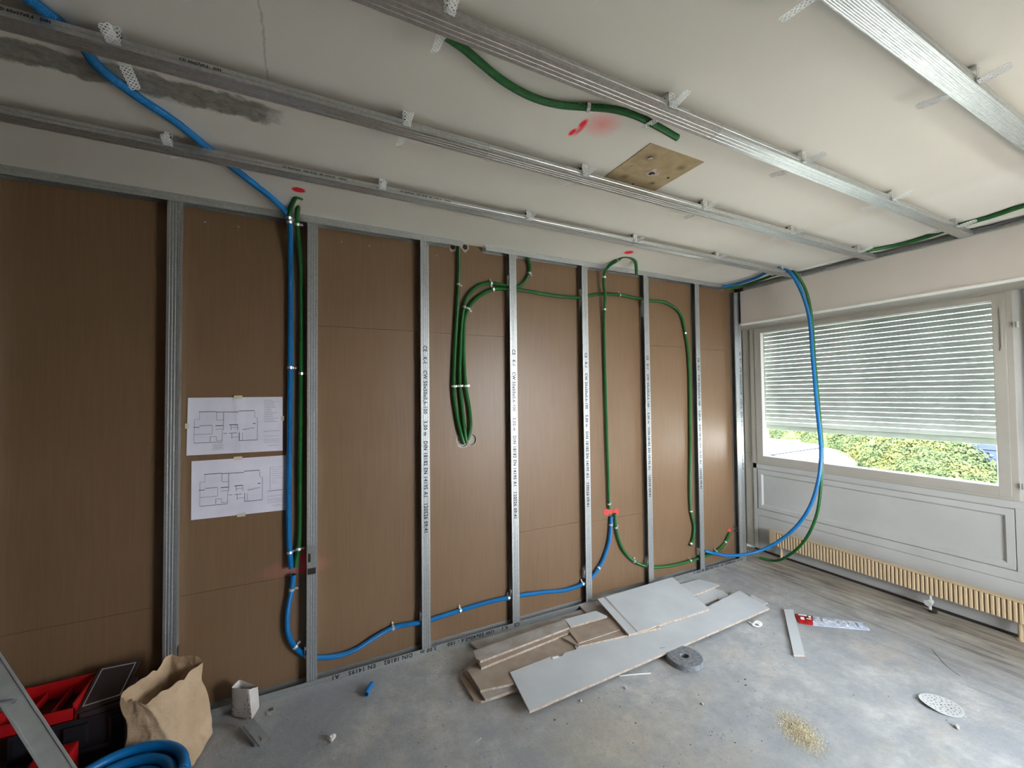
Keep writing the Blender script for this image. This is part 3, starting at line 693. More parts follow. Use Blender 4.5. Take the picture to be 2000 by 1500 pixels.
def conduit(P, r, col, label, name='conduit', clips=(), step=0.0024, group='conduits clipped along the stud wall'):
    """P: list of (px,py,axis,value) or world triples"""
    W_ = [V(at(*p)) if len(p) == 4 else Vector(p) for p in P]
    pts = catmull(W_, step)
    o = thing(name, label, 'conduit', pts[0], group); o0 = Vector(pts[0])
    loc = [p-o0 for p in pts]
    tb_ = link('corrugated_tube', tube_mesh('corrugated_tube', loc, r), [col, 'black_in'], o)
    # clips: zinc band round the tube with a screw tab beside it
    A = np.array([list(p) for p in pts]); D = A-CAM; dep = D@_F
    PX = np.stack([1000+FPX*(D@_R)/dep, 750-FPX*(D@_U)/dep], 1)
    for (px, py, *rest) in clips:
        i = int(np.argmin(((PX-np.array([px, py]))**2).sum(1))); i = min(max(i, 3), len(pts)-4)
        T = (pts[i+3]-pts[i-3]).normalized(); p = loc[i]
        m = MB(); n = 14; u = T.orthogonal().normalized(); w = T.cross(u); hl = 0.006
        vs = []
        for (s, rr) in ((-hl, r+0.0002), (-hl, r+0.0022), (hl, r+0.0022), (hl, r+0.0002)):
            for k in range(n): a = 2*math.pi*k/n; vs.append(p+T*s+(u*math.cos(a)+w*math.sin(a))*rr)
        fs = []
        for q_ in range(4):
            for k in range(n): j = (k+1) % n; q2 = (q_+1) % 4; fs.append((q_*n+k, q_*n+j, q2*n+j, q2*n+k))
        m.add(vs, fs)
        # tab lying on the surface behind
        nrm = Vector(rest[0]) if rest else Vector((0, -1, 0))
        side = T.cross(nrm).normalized()
        if side.dot(Vector((1, 0, 0.6))) < 0: side = -side
        base = p-nrm*(r*0.75)
        c1 = base+side*(r+0.001); c2 = base+side*(r+0.017)
        tabv = []
        for cc in (c1, c2):
            for s in (-0.0055, 0.0055):
                for d in (0, 0.0016): tabv.append(cc+T*s+nrm*d)
        m.add(tabv, [(0, 1, 3, 2), (4, 6, 7, 5), (0, 2, 6, 4), (1, 5, 7, 3), (0, 4, 5, 1), (2, 3, 7, 6)])
        m.cyl(base+side*(r+0.009), base+side*(r+0.009)+nrm*0.004, 0.0035, 8)
        m.obj('pipe_clip', 'clip', o)
    return o
RG, RB = 0.0122, 0.0138
Yw = 0.034
# three green conduits that meet in the cut-out
conduit([(895, 480, 1, 0.04), (896, 500, 1, Yw), (896, 530, 1, Yw), (893, 600, 1, Yw), (888, 690, 1, Yw), (886, 760, 1, Yw), (892, 810, 1, Yw), (901, 850, 1, Yw), (906, 866, 1, 0.050)], RG, 'green',
        'leftmost of three green conduits, dropping from the crumbled hole to the cut-out', clips=((896, 556), (887, 754)))
conduit([(1030, 500, 1, 0.03), (1035, 528, 1, Yw), (1022, 553, 1, Yw), (1000, 562, 1, 0.030), (982, 557, 1, 0.028), (960, 553, 1, 0.028), (935, 558, 1, Yw), (912, 582, 1, Yw), (903, 620, 1, Yw), (899, 690, 1, Yw), (898, 750, 1, Yw), (903, 800, 1, Yw), (907, 840, 1, Yw), (911, 864, 1, 0.050)], RG, 'green',
        'middle one of three green conduits, bending over to a short upward stub', clips=((1031, 533), (959, 553), (906, 600), (899, 754)))
conduit([(1348, 1066, 1, Yw), (1353, 1054, 1, Yw), (1356, 1030, 1, Yw), (1349, 993, 1, Yw), (1348, 850, 1, Yw), (1345, 700, 1, Yw), (1338, 648, 1, Yw), (1328, 612, 1, Yw), (1302, 592, 1, Yw), (1262, 586, 1, 0.030), (1210, 576, 1, 0.034), (1175, 574, 1, 0.034), (1150, 578, 1, 0.03), (1135, 581, 1, 0.028), (1080, 577, 1, 0.03), (1022, 567, 1, 0.028), (985, 564, 1, 0.026), (960, 566, 1, 0.030), (927, 586, 1, Yw), (910, 615, 1, Yw), (906, 660, 1, Yw), (909, 750, 1, Yw), (917, 800, 1, Yw), (919, 835, 1, Yw), (914, 859, 1, 0.050)], RG, 'green',
        'long green conduit running level through the studs and down at the right', clips=((963, 566), (913, 603), (908, 754), (1210, 576), (1340, 650), (1135, 582), (1254, 584), (1349, 998), (1350, 1062)))
# long green drop left of the red dots
conduit([(1243, 534, 1, -0.10), (1241, 512, 1, -0.16), (1232, 503, 1, -0.20), (1218, 501, 1, -0.19), (1203, 510, 1, -0.12), (1188, 521, 1, -0.03), (1181, 533, 1, -0.016), (1179, 552, 1, 0.0), (1182, 580, 1, 0.008), (1180, 610, 1, 0.025), (1181, 700, 1, Yw), (1185, 850, 1, Yw), (1190, 994, 1, Yw)], RG, 'green',
        'green conduit hooked over the ceiling track and dropping to three red dots', clips=((1183, 541), (1180, 604), (1190, 984), (1209, 508)))
# green arc low on the wall
conduit([(1201, 1003, 1, Yw), (1204, 1035, 1, Yw), (1215, 1070, 1, Yw), (1237, 1095, 1, Yw), (1268, 1107, 1, 0.028), (1310, 1105, 1, Yw), (1360, 1092, 1, 0.03), (1395, 1079, 1, Yw), (1415, 1062, 1, Yw), (1426, 1040, 1, Yw)], RG, 'green',
        'green conduit arcing low behind the studs up to a red dot near the corner', clips=((1238, 1096), (1205, 1030), (1348, 1096), (1418, 1060), (1399, 1078)))
# blue along the bottom
conduit([(573, 1122, 1, 0.02), (570, 1150, 1, 0.03), (562, 1195, 1, 0.03), (563, 1238, 1, 0.03), (575, 1262, 1, 0.03), (597, 1279, 1, 0.026), (640, 1284, 1, 0.03), (690, 1271, 1, 0.034), (735, 1243, 1, 0.034), (768, 1226, 1, 0.034), (828, 1214, 1, 0.027), (900, 1192, 1, 0.034), (950, 1177, 1, 0.034), (1005, 1165, 1, 0.026), (1060, 1157, 1, 0.034), (1110, 1151, 1, 0.034), (1148, 1134, 1, 0.026), (1172, 1105, 1, 0.034), (1189, 1060, 1, 0.034), (1194, 1009, 1, 0.034)], RB, 'blue',
        'blue conduit sagging low along the wall through four studs up to the red dots', clips=((571, 1151), (577, 1262), (597, 1284), (768, 1225), (899, 1192), (993, 1168), (1138, 1140), (1168, 1108), (1193, 1025)))
# blue and green risers at the left
zc = H-0.0155
conduit([(20, -30, 2, zc), (70, 8, 2, zc), (150, 75, 2, zc), (192, 130, 2, zc), (260, 183, 2, zc), (345, 240, 2, zc), (418, 299, 2, zc), (475, 343, 2, zc), (540, 395, 2, zc), (560, 418, 1, -0.03), (565, 432, 1, -0.022), (567, 455, 1, 0.0), (567, 520, 1, 0.03), (567, 700, 1, 0.034), (565, 900, 1, 0.034), (564, 1040, 1, 0.034), (566, 1080, 1, 0.03), (569, 1110, 1, 0.02)], RB, 'blue',
        'blue conduit crossing the ceiling diagonally and running down beside the paper plans', clips=((565, 434), (567, 718), (564, 1079)))
conduit([(590, 387, 1, -0.19), (580, 384, 1, -0.20), (571, 396, 1, -0.12), (566, 412, 1, -0.05), (564, 428, 1, -0.034)], RG, 'green',
        'short green conduit hook at the ceiling beside the blue riser', clips=((565, 428),), group='green hooks at the ceiling')
conduit([(592, 388, 1, -0.15), (586, 392, 1, -0.13), (581, 412, 1, -0.05), (580, 434, 1, -0.020), (583, 470, 1, 0.02), (587, 520, 1, Yw), (588, 700, 1, Yw), (586, 900, 1, Yw), (584, 1060, 1, Yw), (577, 1108, 1, 0.02)], RG, 'green',
        'green riser just right of the blue riser beside the paper plans', clips=((581, 437), (587, 730), (584, 1072)))
o = conduit([(588, 384, 1, -0.19), (593, 386, 1, -0.18), (598, 388, 1, -0.17)], 0.0025, 'ink', 'short black wire end sticking out of the green hooks at the ceiling', name='wire_end', group=None)
o['category'] = 'wire'
# dangling conduit on the ceiling
conduit([(870, 70, 2, 2.484), (905, 94, 2, 2.484), (935, 120, 2, 2.484), (985, 160, 2, 2.484), (1040, 190, 2, 2.482), (1090, 204, 2, 2.482), (1145, 209, 2, 2.484), (1195, 213, 2, 2.480), (1240, 225, 2, 2.470), (1290, 250, 2, 2.462), (1323, 269, 2, 2.455)], RG, 'green',
        'green conduit curving across the ceiling with a free end by the tan patch', clips=((1149, 209, (0, 0, -1)),), group=None)
# conduits along the ceiling edge by the window
zg = H-0.0135
conduit([(1682, 491, 2, zg), (1715, 486, 2, zg), (1760, 477, 2, zg), (1830, 456, 2, zg), (1875, 440, 2, zg), (1930, 425, 2, zg), (2010, 399, 2, zg), (4.42, -2.6, zg), (4.42, -2.93, zg)], RG, 'green', 'green conduit along the ceiling edge beside the white curtain track', group=None)
conduit([(1411, 561, 1, -0.02), (1440, 554, 2, zc-0.012), (1475, 543, 2, zc-0.01), (1505, 529, 2, zc), (1528, 527, 2, zc-0.006), (1545, 534, 0, 4.33), (1561, 560, 0, 4.40), (1579, 612, 0, 4.44), (1587, 700, 0, 4.455), (1596, 800, 0, 4.47), (1603, 880, 0, 4.49), (1597, 945, 0, 4.51), (1575, 1002, 0, 4.53), (1535, 1047, 0, 4.53), (1480, 1077, 0, 4.46), (1425, 1085, 0, 4.30), (1392, 1080, 1, -0.01), (1376, 1076, 1, 0.015)], RB*0.95, 'blue',
        'long blue conduit loop hanging from the ceiling in front of the window', group='conduit loop hanging by the window')
conduit([(1418, 564, 1, -0.03), (1450, 558, 2, zc-0.02), (1490, 545, 2, zc-0.02), (1518, 535, 2, zc-0.022), (1542, 530, 2, zc-0.02), (1557, 538, 0, 4.37), (1574, 568, 0, 4.44), (1585, 620, 0, 4.475), (1591, 700, 0, 4.49), (1600, 800, 0, 4.505), (1606, 880, 0, 4.525), (1603, 950, 0, 4.55), (1595, 1005, 0, 4.59), (1572, 1055, 0, 4.66), (1540, 1085, 0, 4.73), (1512, 1095, 2, 0.022), (1484, 1089, 2, 0.016)], RG*0.9, 'green',
        'long green conduit loop hanging beside the blue one with its end on the floor', group='conduit loop hanging by the window')

# ------------------------------------------------------------------ shutter outside window 1
sh = thing('roller_shutter', 'half-lowered shutter of light grey slats outside the window', 'shutter', (XW+0.10, -0.715, 2.14))
pitch = 0.0392; ns = 24
prof = [(0.003, 0.0), (0.0, 0.003), (0.0, 0.015), (0.0015, 0.0165), (0.0015, 0.0185), (0.0, 0.020), (0.0, 0.030), (0.004, 0.0345), (0.024, 0.0395)]
sl_me = MB().prism(offset_poly(prof, 0.0014), lambda a, b, s: (a, s, b), -0.80, 0.80).mesh('slat'); sl_me.materials.append(MAT['slat'])
ztop = 2.13
for i in range(ns):
    so = link('slat', sl_me, None, sh); so.location = (0, 0, -(i+1)*pitch+0.005)
zb = 2.14-ns*pitch
MB().box((-0.004, -0.80, -ns*pitch-0.036), (0.016, 0.80, -ns*pitch+0.004)).obj('bottom_rail', 'slatend', sh, bevel=0.004)
for y in (-0.83, 0.805): MB().box((-0.02, y, -1.26), (0.06, y+0.025, 0.02)).obj('guide_channel', 'slat', sh)
MB().box((-0.02, -0.83, 0.0), (0.09, 0.83, 0.03)).obj('head_box', 'slat', sh)

added_shutter = thing('roller_shutter', 'unseen light grey slatted shutter, added to cut light through the second window', 'shutter', (XW+0.10, -2.212, 2.14))  # out-of-view shutter, added so less daylight enters by the second window
for i in range(29):
    so = link('slat', sl_me, None, added_shutter); so.location = (0, 0, -(i+1)*pitch+0.005); so.scale = (1, 0.68, 1)
MB().box((-0.004, -0.54, -29*pitch-0.036), (0.016, 0.54, -29*pitch+0.004)).obj('bottom_rail', 'slatend', added_shutter, bevel=0.004)
# ------------------------------------------------------------------ radiator
RX = 4.93
rd = thing('radiator', 'long low cream radiator with vertical ribs under the window', 'radiator', (RX, -0.05, 0.12))
ry1 = -2.85+0.05
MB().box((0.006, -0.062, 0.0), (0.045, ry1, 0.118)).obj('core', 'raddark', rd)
MB().box((-0.004, 0.012, 0.118), (0.05, ry1, 0.126)).obj('top_rim', 'rad', rd, bevel=0.002)
MB().box((0.0, 0.005, 0.0), (0.045, -0.060, 0.118)).obj('end_plate', 'rad', rd, bevel=0.003)
pr_ = [(-0.0092, 0.007), (-0.0084, 0.001), (-0.0045, -0.003), (0.0045, -0.003), (0.0084, 0.001), (0.0092, 0.007)]
rb_me = MB().prism(pr_, lambda a, b, s: (b, a, s), -0.004, 0.116).mesh('rib'); rb_me.materials.append(MAT['rad'])
k = 0; y = -0.072
while y > ry1:
    r_ = link('rib', rb_me, None, rd); r_.location = (0, y, 0); y -= 0.0236
for yy, xx in ((-0.085, 0.03), (-1.5, 0.03), (-2.9, 0.03)):
    MB().cyl((xx, yy, -0.119), (xx, yy, 0.002), 0.011, 12).cyl((xx, yy, -0.1195), (xx, yy, -0.112), 0.018, 12).obj('foot', 'rad', rd)
vb = MB().cyl((-0.035, -1.10, -0.055), (0.02, -1.10, -0.052), 0.021, 14, r2=0.016).cyl((-0.0, -1.10, -0.118), (0.0, -1.10, -0.06), 0.009, 10).cyl((0.012, -1.10, -0.05), (0.012, -1.10, 0.0), 0.008, 10)
vb.obj('valve', 'wallwhite', rd, smooth=False)
MB().cyl((0.0, -1.115, -0.119), (0.0, -1.115, -0.105), 0.022, 14).obj('valve_collar', 'dark', rd)

# ------------------------------------------------------------------ paper plans
def plan(corners, y, label, top=True):
    P = [V(at(px, py, 1, y)) for px, py in corners]   # TL TR BR BL
    o = thing('paper_plan', label, 'drawing', P[3], 'floor plans taped to the wall')
    o0 = Vector(P[3])
    def pt(u, v, d=0.0):
        a = P[0].lerp(P[1], u); b = P[3].lerp(P[2], u); q = b.lerp(a, v)-o0
        bulge = 0.004*math.sin(math.pi*v)*math.sin(math.pi*u)
        crease = (-0.004*math.exp(-((u-0.52)/0.02)**2)) if top else 0
        return Vector((q.x, q.y-bulge+crease-d, q.z))
    N = 24; Mm = 10; vs = []; fs = []
    for i in range(N+1):
        for j in range(Mm+1): vs.append(pt(i/N, j/Mm))
    for i in range(N):
        for j in range(Mm): a = i*(Mm+1)+j; fs.append((a, a+Mm+1, a+Mm+2, a+1))
    k = len(vs)
    vs += [Vector((v.x, v.y+0.0006, v.z)) for v in vs]; fs += [tuple(k+i for i in f[::-1]) for f in fs]
    MB().add(vs, fs).obj('sheet', 'paper', o)
    ln = MB()
    def seg(u0, v0, u1, v1, w, mb=ln):
        nseg = max(1, int(max(abs(u1-u0), abs(v1-v0))/0.04)); d = Vector((u1-u0, (v1-v0)*0.7)); 
        if d.length < 1e-6: return
        d.normalize(); ox, oy = -d.y*w/0.40, d.x*w/0.28
        for s in range(nseg):
            a = s/nseg; b = (s+1)/nseg
            A = (u0+(u1-u0)*a, v0+(v1-v0)*a); B = (u0+(u1-u0)*b, v0+(v1-v0)*b)
            mb.add([pt(A[0]-ox, A[1]-oy, 0.0008), pt(A[0]+ox, A[1]+oy, 0.0008), pt(B[0]+ox, B[1]+oy, 0.0008), pt(B[0]-ox, B[1]-oy, 0.0008)], [(0, 1, 2, 3)])
    dx, dy = (0, 0) if top else (0.015, 0.01)
    L = [(.11, .75, .29, .75, 2), (.29, .74, .52, .735, 2), (.52, .755, .69, .755, 2), (.29, .75, .29, .60, 1), (.36, .73, .36, .42, 1.3), (.29, .6, .36, .6, 1), (.28, .50, .36, .5, 2.5), (.28, .44, .36, .44, 1.2),
         (.06, .485, .12, .485, 2), (.12, .51, .25, .51, 1.6), (.07, .62, .07, .21, .8), (.07, .36, .25, .36, 1), (.25, .5, .25, .36, .8), (.07, .21, .35, .21, 1.6), (.35, .21, .35, .42, 1), (.23, .22, .23, .31, 1.2), (.23, .31, .285, .31, 1.2), (.29, .31, .29, .24, 1),
         (.29, .24, .35, .24, 1), (.42, .51, .51, .51, 2.5), (.44, .51, .44, .41, 1.2), (.44, .46, .51, .46, 1), (.51, .51, .51, .41, 1), (.36, .36, .40, .36, 1.5), (.42, .36, .50, .36, 1.6), (.45, .36, .45, .26, 1.4), (.45, .29, .53, .29, 1), (.53, .37, .53, .22, 1.6),
         (.53, .22, .72, .22, 1.8), (.72, .22, .72, .62, 1.1), (.56, .42, .63, .425, 1.6), (.63, .44, .69, .44, 1.4), (.56, .36, .56, .22, 1), (.69, .74, .69, .64, .8), (.69, .64, .72, .62, .8), (.67, .52, .70, .52, 2.5), (.12, .74, .12, .62, .7), (.07, .62, .12, .62, .7)]
    for (a, b, c_, d_, w) in L: seg(a+dx, b+dy, c_+dx, d_+dy, 0.0007*w)
    ln.obj('plan_lines', 'pline', o)
    g = MB(); rnd = random.Random(3 if top else 5)
    rows = [0.94-0.033*i for i in range(13)] if top else [0.8-0.04*i for i in range(8)]
    for v in rows:
        if top: seg(.79, v, .79+rnd.uniform(.08, .16), v, 0.0009, g)
        else: seg(.84, v, .84+rnd.uniform(.04, .12), v, 0.0005, g)
    if not top:
        seg(.82, .80, .82, .40, 0.0008, g); seg(.82, .8, .98, .8, 0.0005, g); seg(.80, .38, .98, .38, 0.0008, g)
    for v in (.37, .28, .22, .19, .16): seg(.79, v, .96, v+0.004, 0.0006 if v < .3 else 0.0009, g)
    for q_ in range(10): seg(.84+.012*q_, .10+.01*math.sin(q_*2), .85+.012*q_, .11+.01*math.sin(q_*2+1), 0.0008, g)
    if top:
        for q_ in range(9): seg(.25+rnd.uniform(-.02, .02), .18-.012*q_, .36, .18-.012*q_, 0.0004, g)
    g.obj('plan_notes', 'ptext', o)
    tp = [(0.51, 1.0, 0), (0.0, 0.51, 1), (1.0, 0.6, 1)] if top else [(0.47, 1.0, 0), (0.51, 0.0, 0)]
    for (u, v, ver) in tp:
        c_ = pt(u, v); a, b = (0.018, 0.009) if not ver else (0.008, 0.012)
        MB().box((c_.x-a, c_.y-0.0022, c_.z-b), (c_.x+a, c_.y-0.001, c_.z+b)).obj('tape_piece', 'tape', o)
    return o
plan([(367, 777), (552, 775), (552, 880), (364, 890)], YB-0.003, 'upper of the two taped paper floor plans, creased down the middle')
plan([(374, 901), (559, 889), (558, 996), (373, 1016)], YB-0.003, 'lower of the two taped paper floor plans, half under the blue riser', False)

# ------------------------------------------------------------------ plasterboard offcuts
def slab(name, corners, z, th, label, tops=('gyps', 'core'), group='plasterboard offcuts in the pile', tilt=None, jag=()):
    """corners in photo px on the plane of the TOP face; z = top height, or one height per corner"""
    zz = z if isinstance(z, (list, tuple)) else [z]*len(corners)
    T = [V(at(px, py, 2, h)) for (px, py), h in zip(corners, zz)]
    o0 = T[0]-Vector((0, 0, th)); n = len(T)
    # drop each corner onto the plane through first three so the top is flat
    if len(set(zz)) > 1:
        nrm = (T[1]-T[0]).cross(T[2]-T[0]).normalized()
        T = [Vector((p.x, p.y, T[0].z-(nrm.x*(p.x-T[0].x)+nrm.y*(p.y-T[0].y))/nrm.z)) for p in T]
    vs = [p-o0 for p in T]+[p-o0-Vector((0, 0, th)) for p in T]
    # orientation (counter-clockwise seen from above)
    ar = sum(T[i].x*T[(i+1) % n].y-T[(i+1) % n].x*T[i].y for i in range(n))
    order = list(range(n)) if ar > 0 else list(range(n-1, -1, -1))
    me = bpy.data.meshes.new(name)
    bm = bmesh.new(); bv = [bm.verts.new(v) for v in vs]
    ft = bm.faces.new([bv[i] for i in order]); ft.material_index = 0
    fb = bm.faces.new([bv[n+i] for i in order[::-1]]); fb.material_index = 0
    for k in range(n):
        i, j = order[k], order[(k+1) % n]; f_ = bm.faces.new([bv[i], bv[n+i], bv[n+j], bv[j]]); f_.material_index = 1
    bmesh.ops.recalc_face_normals(bm, faces=bm.faces); bm.to_mesh(me); bm.free()
    me.materials.append(MAT[tops[0]]); me.materials.append(MAT[tops[1]])
    o = link(name, me); o.location = o0; tag(o, label, 'board', group)
    return o
TH = 0.0122
slab('plasterboard_offcut', [(900, 1327), (905, 1310), (1000, 1270), (1070, 1330), (940, 1369), (925, 1366)], 0.0125, TH, 'lowest brown offcut at the left end of the pile, lying on the floor', ('gypsback', 'core'))
slab('plasterboard_offcut', [(906, 1310), (925, 1296), (1120, 1250), (1150, 1300), (948, 1366)], 0.026, TH, 'second-lowest offcut at the left end of the pile with a ragged tip', ('gypsdust', 'core'))
slab('plasterboard_offcut', [(913, 1309), (1120, 1233), (1160, 1215), (1250, 1240), (1100, 1315), (938, 1348)], 0.0395, TH, 'wide brown dusty offcut half under the long white board', ('gypsback', 'core'))
slab('plasterboard_offcut', [(917, 1254), (1150, 1187), (1190, 1175), (1240, 1180), (1080, 1236), (932, 1267)], 0.017, TH, 'grey narrow offcut lying along the floor track, back of the pile', ('gypsdust', 'core'))
slab('plasterboard_offcut', [(1130, 1180), (1180, 1160), (1290, 1150), (1250, 1200), (1160, 1215)], 0.028, TH, 'grey strip emerging under the grooved square at the back of the pile', ('gypsdust', 'core'))
slab('plasterboard_offcut', [(931, 1287), (1100, 1225), (1260, 1180), (1280, 1200), (1110, 1236), (940, 1304)], 0.053, TH, 'brown-backed strip with crumbling edge, under the grey strip', ('gypsback', 'core'))
slab('plasterboard_offcut', [(924, 1271), (1103, 1209), (1112, 1225), (938, 1291), (930, 1286)], 0.066, TH, 'grey strip lying on top at the left of the pile', ('gypsdust', 'core'))
slab('plasterboard_offcut', [(1103, 1209), (1164, 1193), (1186, 1203), (1114, 1224)], 0.066, TH, 'small white piece beside the left corner of the grooved square', ('gyps', 'core'))
slab('plasterboard_offcut', [(1098, 1245), (1112, 1241), (1122, 1250), (1260, 1200), (1290, 1225), (1130, 1262)], 0.052, TH, 'small brown piece with a stepped end in the middle of the pile', ('gypsback', 'core'))
slab('plasterboard_offcut', [(1110, 1230), (1260, 1190), (1300, 1200), (1130, 1256)], 0.057, TH, 'thin brown strip beneath the left corner of the grooved square', ('gypsback', 'core'))
slab('plasterboard_offcut', [(1240, 1165), (1366, 1131), (1405, 1142), (1369, 1157), (1290, 1185)], 0.028, TH, 'small white piece near the floor track at the back right of the pile')
slab('plasterboard_offcut', [(1330, 1180), (1391, 1148), (1410, 1154), (1414, 1165), (1345, 1192)], 0.016, TH, 'small white piece in front of the back right piece of the pile')
slab('plasterboard_offcut', [(1400, 1165), (1410, 1152), (1423, 1163), (1440, 1190), (1420, 1195)], 0.0185, 0.004, 'torn curled paper strip on the right end of the pile')
big = slab('plasterboard_offcut', [(996, 1313), (1073, 1283), (1083, 1281), (1097, 1282), (1103, 1275), (1126, 1268), (1122, 1262), (1290, 1206), (1385, 1186), (1419, 1169), (1445, 1157), (1503, 1190), (1034, 1386)],
     [0.046]*1+[0.0453, 0.0450, 0.0448, 0.0446, 0.0440, 0.0440, 0.036, 0.030, 0.027, 0.025, 0.022, 0.044], TH, 'long white board lying across the front of the pile')
sq = slab('plasterboard_offcut', [(1167, 1170), (1313, 1127), (1386, 1189), (1228, 1240)], [0.082, 0.062, 0.046, 0.064], TH, 'nearly square white board with a groove, on top of the pile')
# groove near its left edge
gA, gB = V(at(1179, 1166, 2, 0.0806)), V(at(1243, 1235, 2, 0.0635)); gC, gD = V(at(1182, 1165, 2, 0.0806)), V(at(1246, 1234, 2, 0.0635))
o0 = Vector(sq.location)
gm = MB().add([gA-o0+Vector((0, 0, .0012)), gB-o0+Vector((0, 0, .0012)), gD-o0+Vector((0, 0, .0012)), gC-o0+Vector((0, 0, .0012)), gA-o0-Vector((0, 0, .002)), gB-o0-Vector((0, 0, .002)), gD-o0-Vector((0, 0, .002)), gC-o0-Vector((0, 0, .002))], [(0, 1, 2, 3), (4, 7, 6, 5), (0, 4, 5, 1), (1, 5, 6, 2), (2, 6, 7, 3), (3, 7, 4, 0)])
gm.obj('groove', 'gypsdust', sq)
slab('plasterboard_offcut', [(1468, 1161), (1490, 1172), (1500, 1177), (1485, 1183), (1460, 1172)], 0.0125, 0.008, 'small white scrap touching the right end of the long white board', group='small board scraps on the floor')
slab('plasterboard_offcut', [(1531, 1190), (1549, 1190), (1572, 1279), (1550, 1278)], 0.0125, TH, 'narrow loose board strip beside the red-ended foil sleeve', group='small board scraps on the floor')
# white chip mark on the long board
flatblob('torn_paper_flap', V(at(1086, 1284, 2, 0.046))[0]-big.location[0], V(at(1086, 1284, 2, 0.046))[1]-big.location[1], 0.022, 0.010, 0.0148, 'white', big, 12, 0.3, 0.002, 4)

# ------------------------------------------------------------------ foam tape roll
c_ = at(1337, 1281, 2, 0.03)
fr2 = thing('foam_tape_roll', 'roll of grey foam sealing tape leaning on the long white board', 'tape roll', (c_[0], c_[1], 0.002))
n = 56; R1, R0, hh = 0.098, 0.022, 0.030
vs = []; fs = []
for i in range(n):
    a = 2*math.pi*i/n
    for (r, z) in ((R0, 0), (R1, 0), (R1, hh-0.003), (R1-0.003, hh), (R0+0.002, hh), (R0, hh-0.002)): vs.append((math.cos(a)*r, math.sin(a)*r, z))
for i in range(n):
    j = (i+1) % n
    for k in range(6): k2 = (k+1) % 6; fs.append((i*6+k, j*6+k, j*6+k2, i*6+k2))
ro = MB().add(vs, fs).obj('rolled_tape', 'foam', fr2)
sp = MB(); pr0 = None        # spiral winding line proud of the side
N = 420
for i in range(N):
    a0 = i/N*2*math.pi*9; a1 = (i+1)/N*2*math.pi*9; r0 = R0+0.004+(R1-R0-0.008)*i/N; r1 = R0+0.004+(R1-R0-0.008)*(i+1)/N
    sp.add([(math.cos(a0)*r0, math.sin(a0)*r0, hh+0.0006), (math.cos(a0)*(r0+0.0012), math.sin(a0)*(r0+0.0012), hh+0.0006), (math.cos(a1)*(r1+0.0012), math.sin(a1)*(r1+0.0012), hh+0.0006), (math.cos(a1)*r1, math.sin(a1)*r1, hh+0.0006)], [(0, 1, 2, 3)])
sp.obj('winding_line', 'foam', fr2)
MB().cyl((0, 0, 0.0), (0, 0, 0.004), R0*1.02, 24).obj('cardboard_core', 'kraftin', fr2)
tl = MB(); p0 = Vector((0.0, R1-0.001, 0)); p1 = Vector((-0.075, R1+0.012, 0))
tl.add([p0, p1, p1+Vector((0, 0, 0.036)), p0+Vector((0, 0, hh)), p0+Vector((0, -0.003, 0)), p1+Vector((0, -0.003, 0)), p1+Vector((0, -0.003, 0.036)), p0+Vector((0, -0.003, hh))], [(0, 1, 2, 3), (4, 7, 6, 5), (0, 4, 5, 1), (1, 5, 6, 2), (2, 6, 7, 3), (3, 7, 4, 0)])
tl.obj('loose_end', 'foam', fr2)

# ------------------------------------------------------------------ empty foil sleeve
cs_ = [(1552, 1198), (1587, 1202), (1683, 1214), (1699, 1230), (1588, 1220), (1561, 1216)]
P = [V(at(px, py, 2, 0.006)) for px, py in cs_]
fo = thing('foil_sleeve', 'flattened empty silver foil sleeve with a red printed end', 'packaging', (P[0].x, P[0].y, 0)); o0 = Vector(fo.location)
def sheet3(A, B, C, D, nu, nv, amp, name, m, parent, seed, th=0.0025):
    """bilinear crumpled sheet; A-B top edge, D-C bottom edge"""
    vs = []; fs = []; rnd = random.Random(seed)
    for i in range(nu+1):
        for j in range(nv+1):
            u, v = i/nu, j/nv; q = A.lerp(B, u).lerp(D.lerp(C, u), v)
            h = amp*(0.4+math.sin(math.pi*v)*1.2)*(0.5+rnd.random())
            vs.append((q.x, q.y, 0.002+h))
    k = len(vs)
    for i in range(nu):
        for j in range(nv): a = i*(nv+1)+j; fs.append((a, a+nv+1, a+nv+2, a+1))
    vs += [(v[0], v[1], 0.0005) for v in vs]
    fs += [tuple(k+i for i in f[::-1]) for f in list(fs)]
    edge = [i*(nv+1) for i in range(nu+1)]+[nu*(nv+1)+j for j in range(1, nv+1)]+[i*(nv+1)+nv for i in range(nu-1, -1, -1)]+[j for j in range(nv-1, 0, -1)]
    for q_ in range(len(edge)): a, b = edge[q_], edge[(q_+1) % len(edge)]; fs.append((a, b, b+k, a+k))
    return MB().add(vs, fs).obj(name, m, parent)
L_ = [p-o0 for p in P]
sheet3(L_[0], L_[1], L_[4], L_[5], 8, 6, 0.006, 'red_printed_end', 'redplastic', fo, 1)
sheet3(L_[1], L_[2], L_[3], L_[4], 26, 6, 0.006, 'foil_body', 'foil', fo, 2)
pmx = MB()
for (u, v, du, dv) in ((0.15, 0.2, 0.5, 0.12), (0.2, 0.48, 0.25, 0.3), (0.6, 0.55, 0.3, 0.1), (0.75, 0.25, 0.15, 0.2)):
    def pp(u, v): q = L_[0].lerp(L_[1], u).lerp(L_[5].lerp(L_[4], u), v); return Vector((q.x, q.y, 0.0155))
    pmx.add([pp(u, v), pp(u+du, v), pp(u+du, v+dv), pp(u, v+dv)], [(0, 1, 2, 3)])
pmx.obj('white_print', 'white', fo)

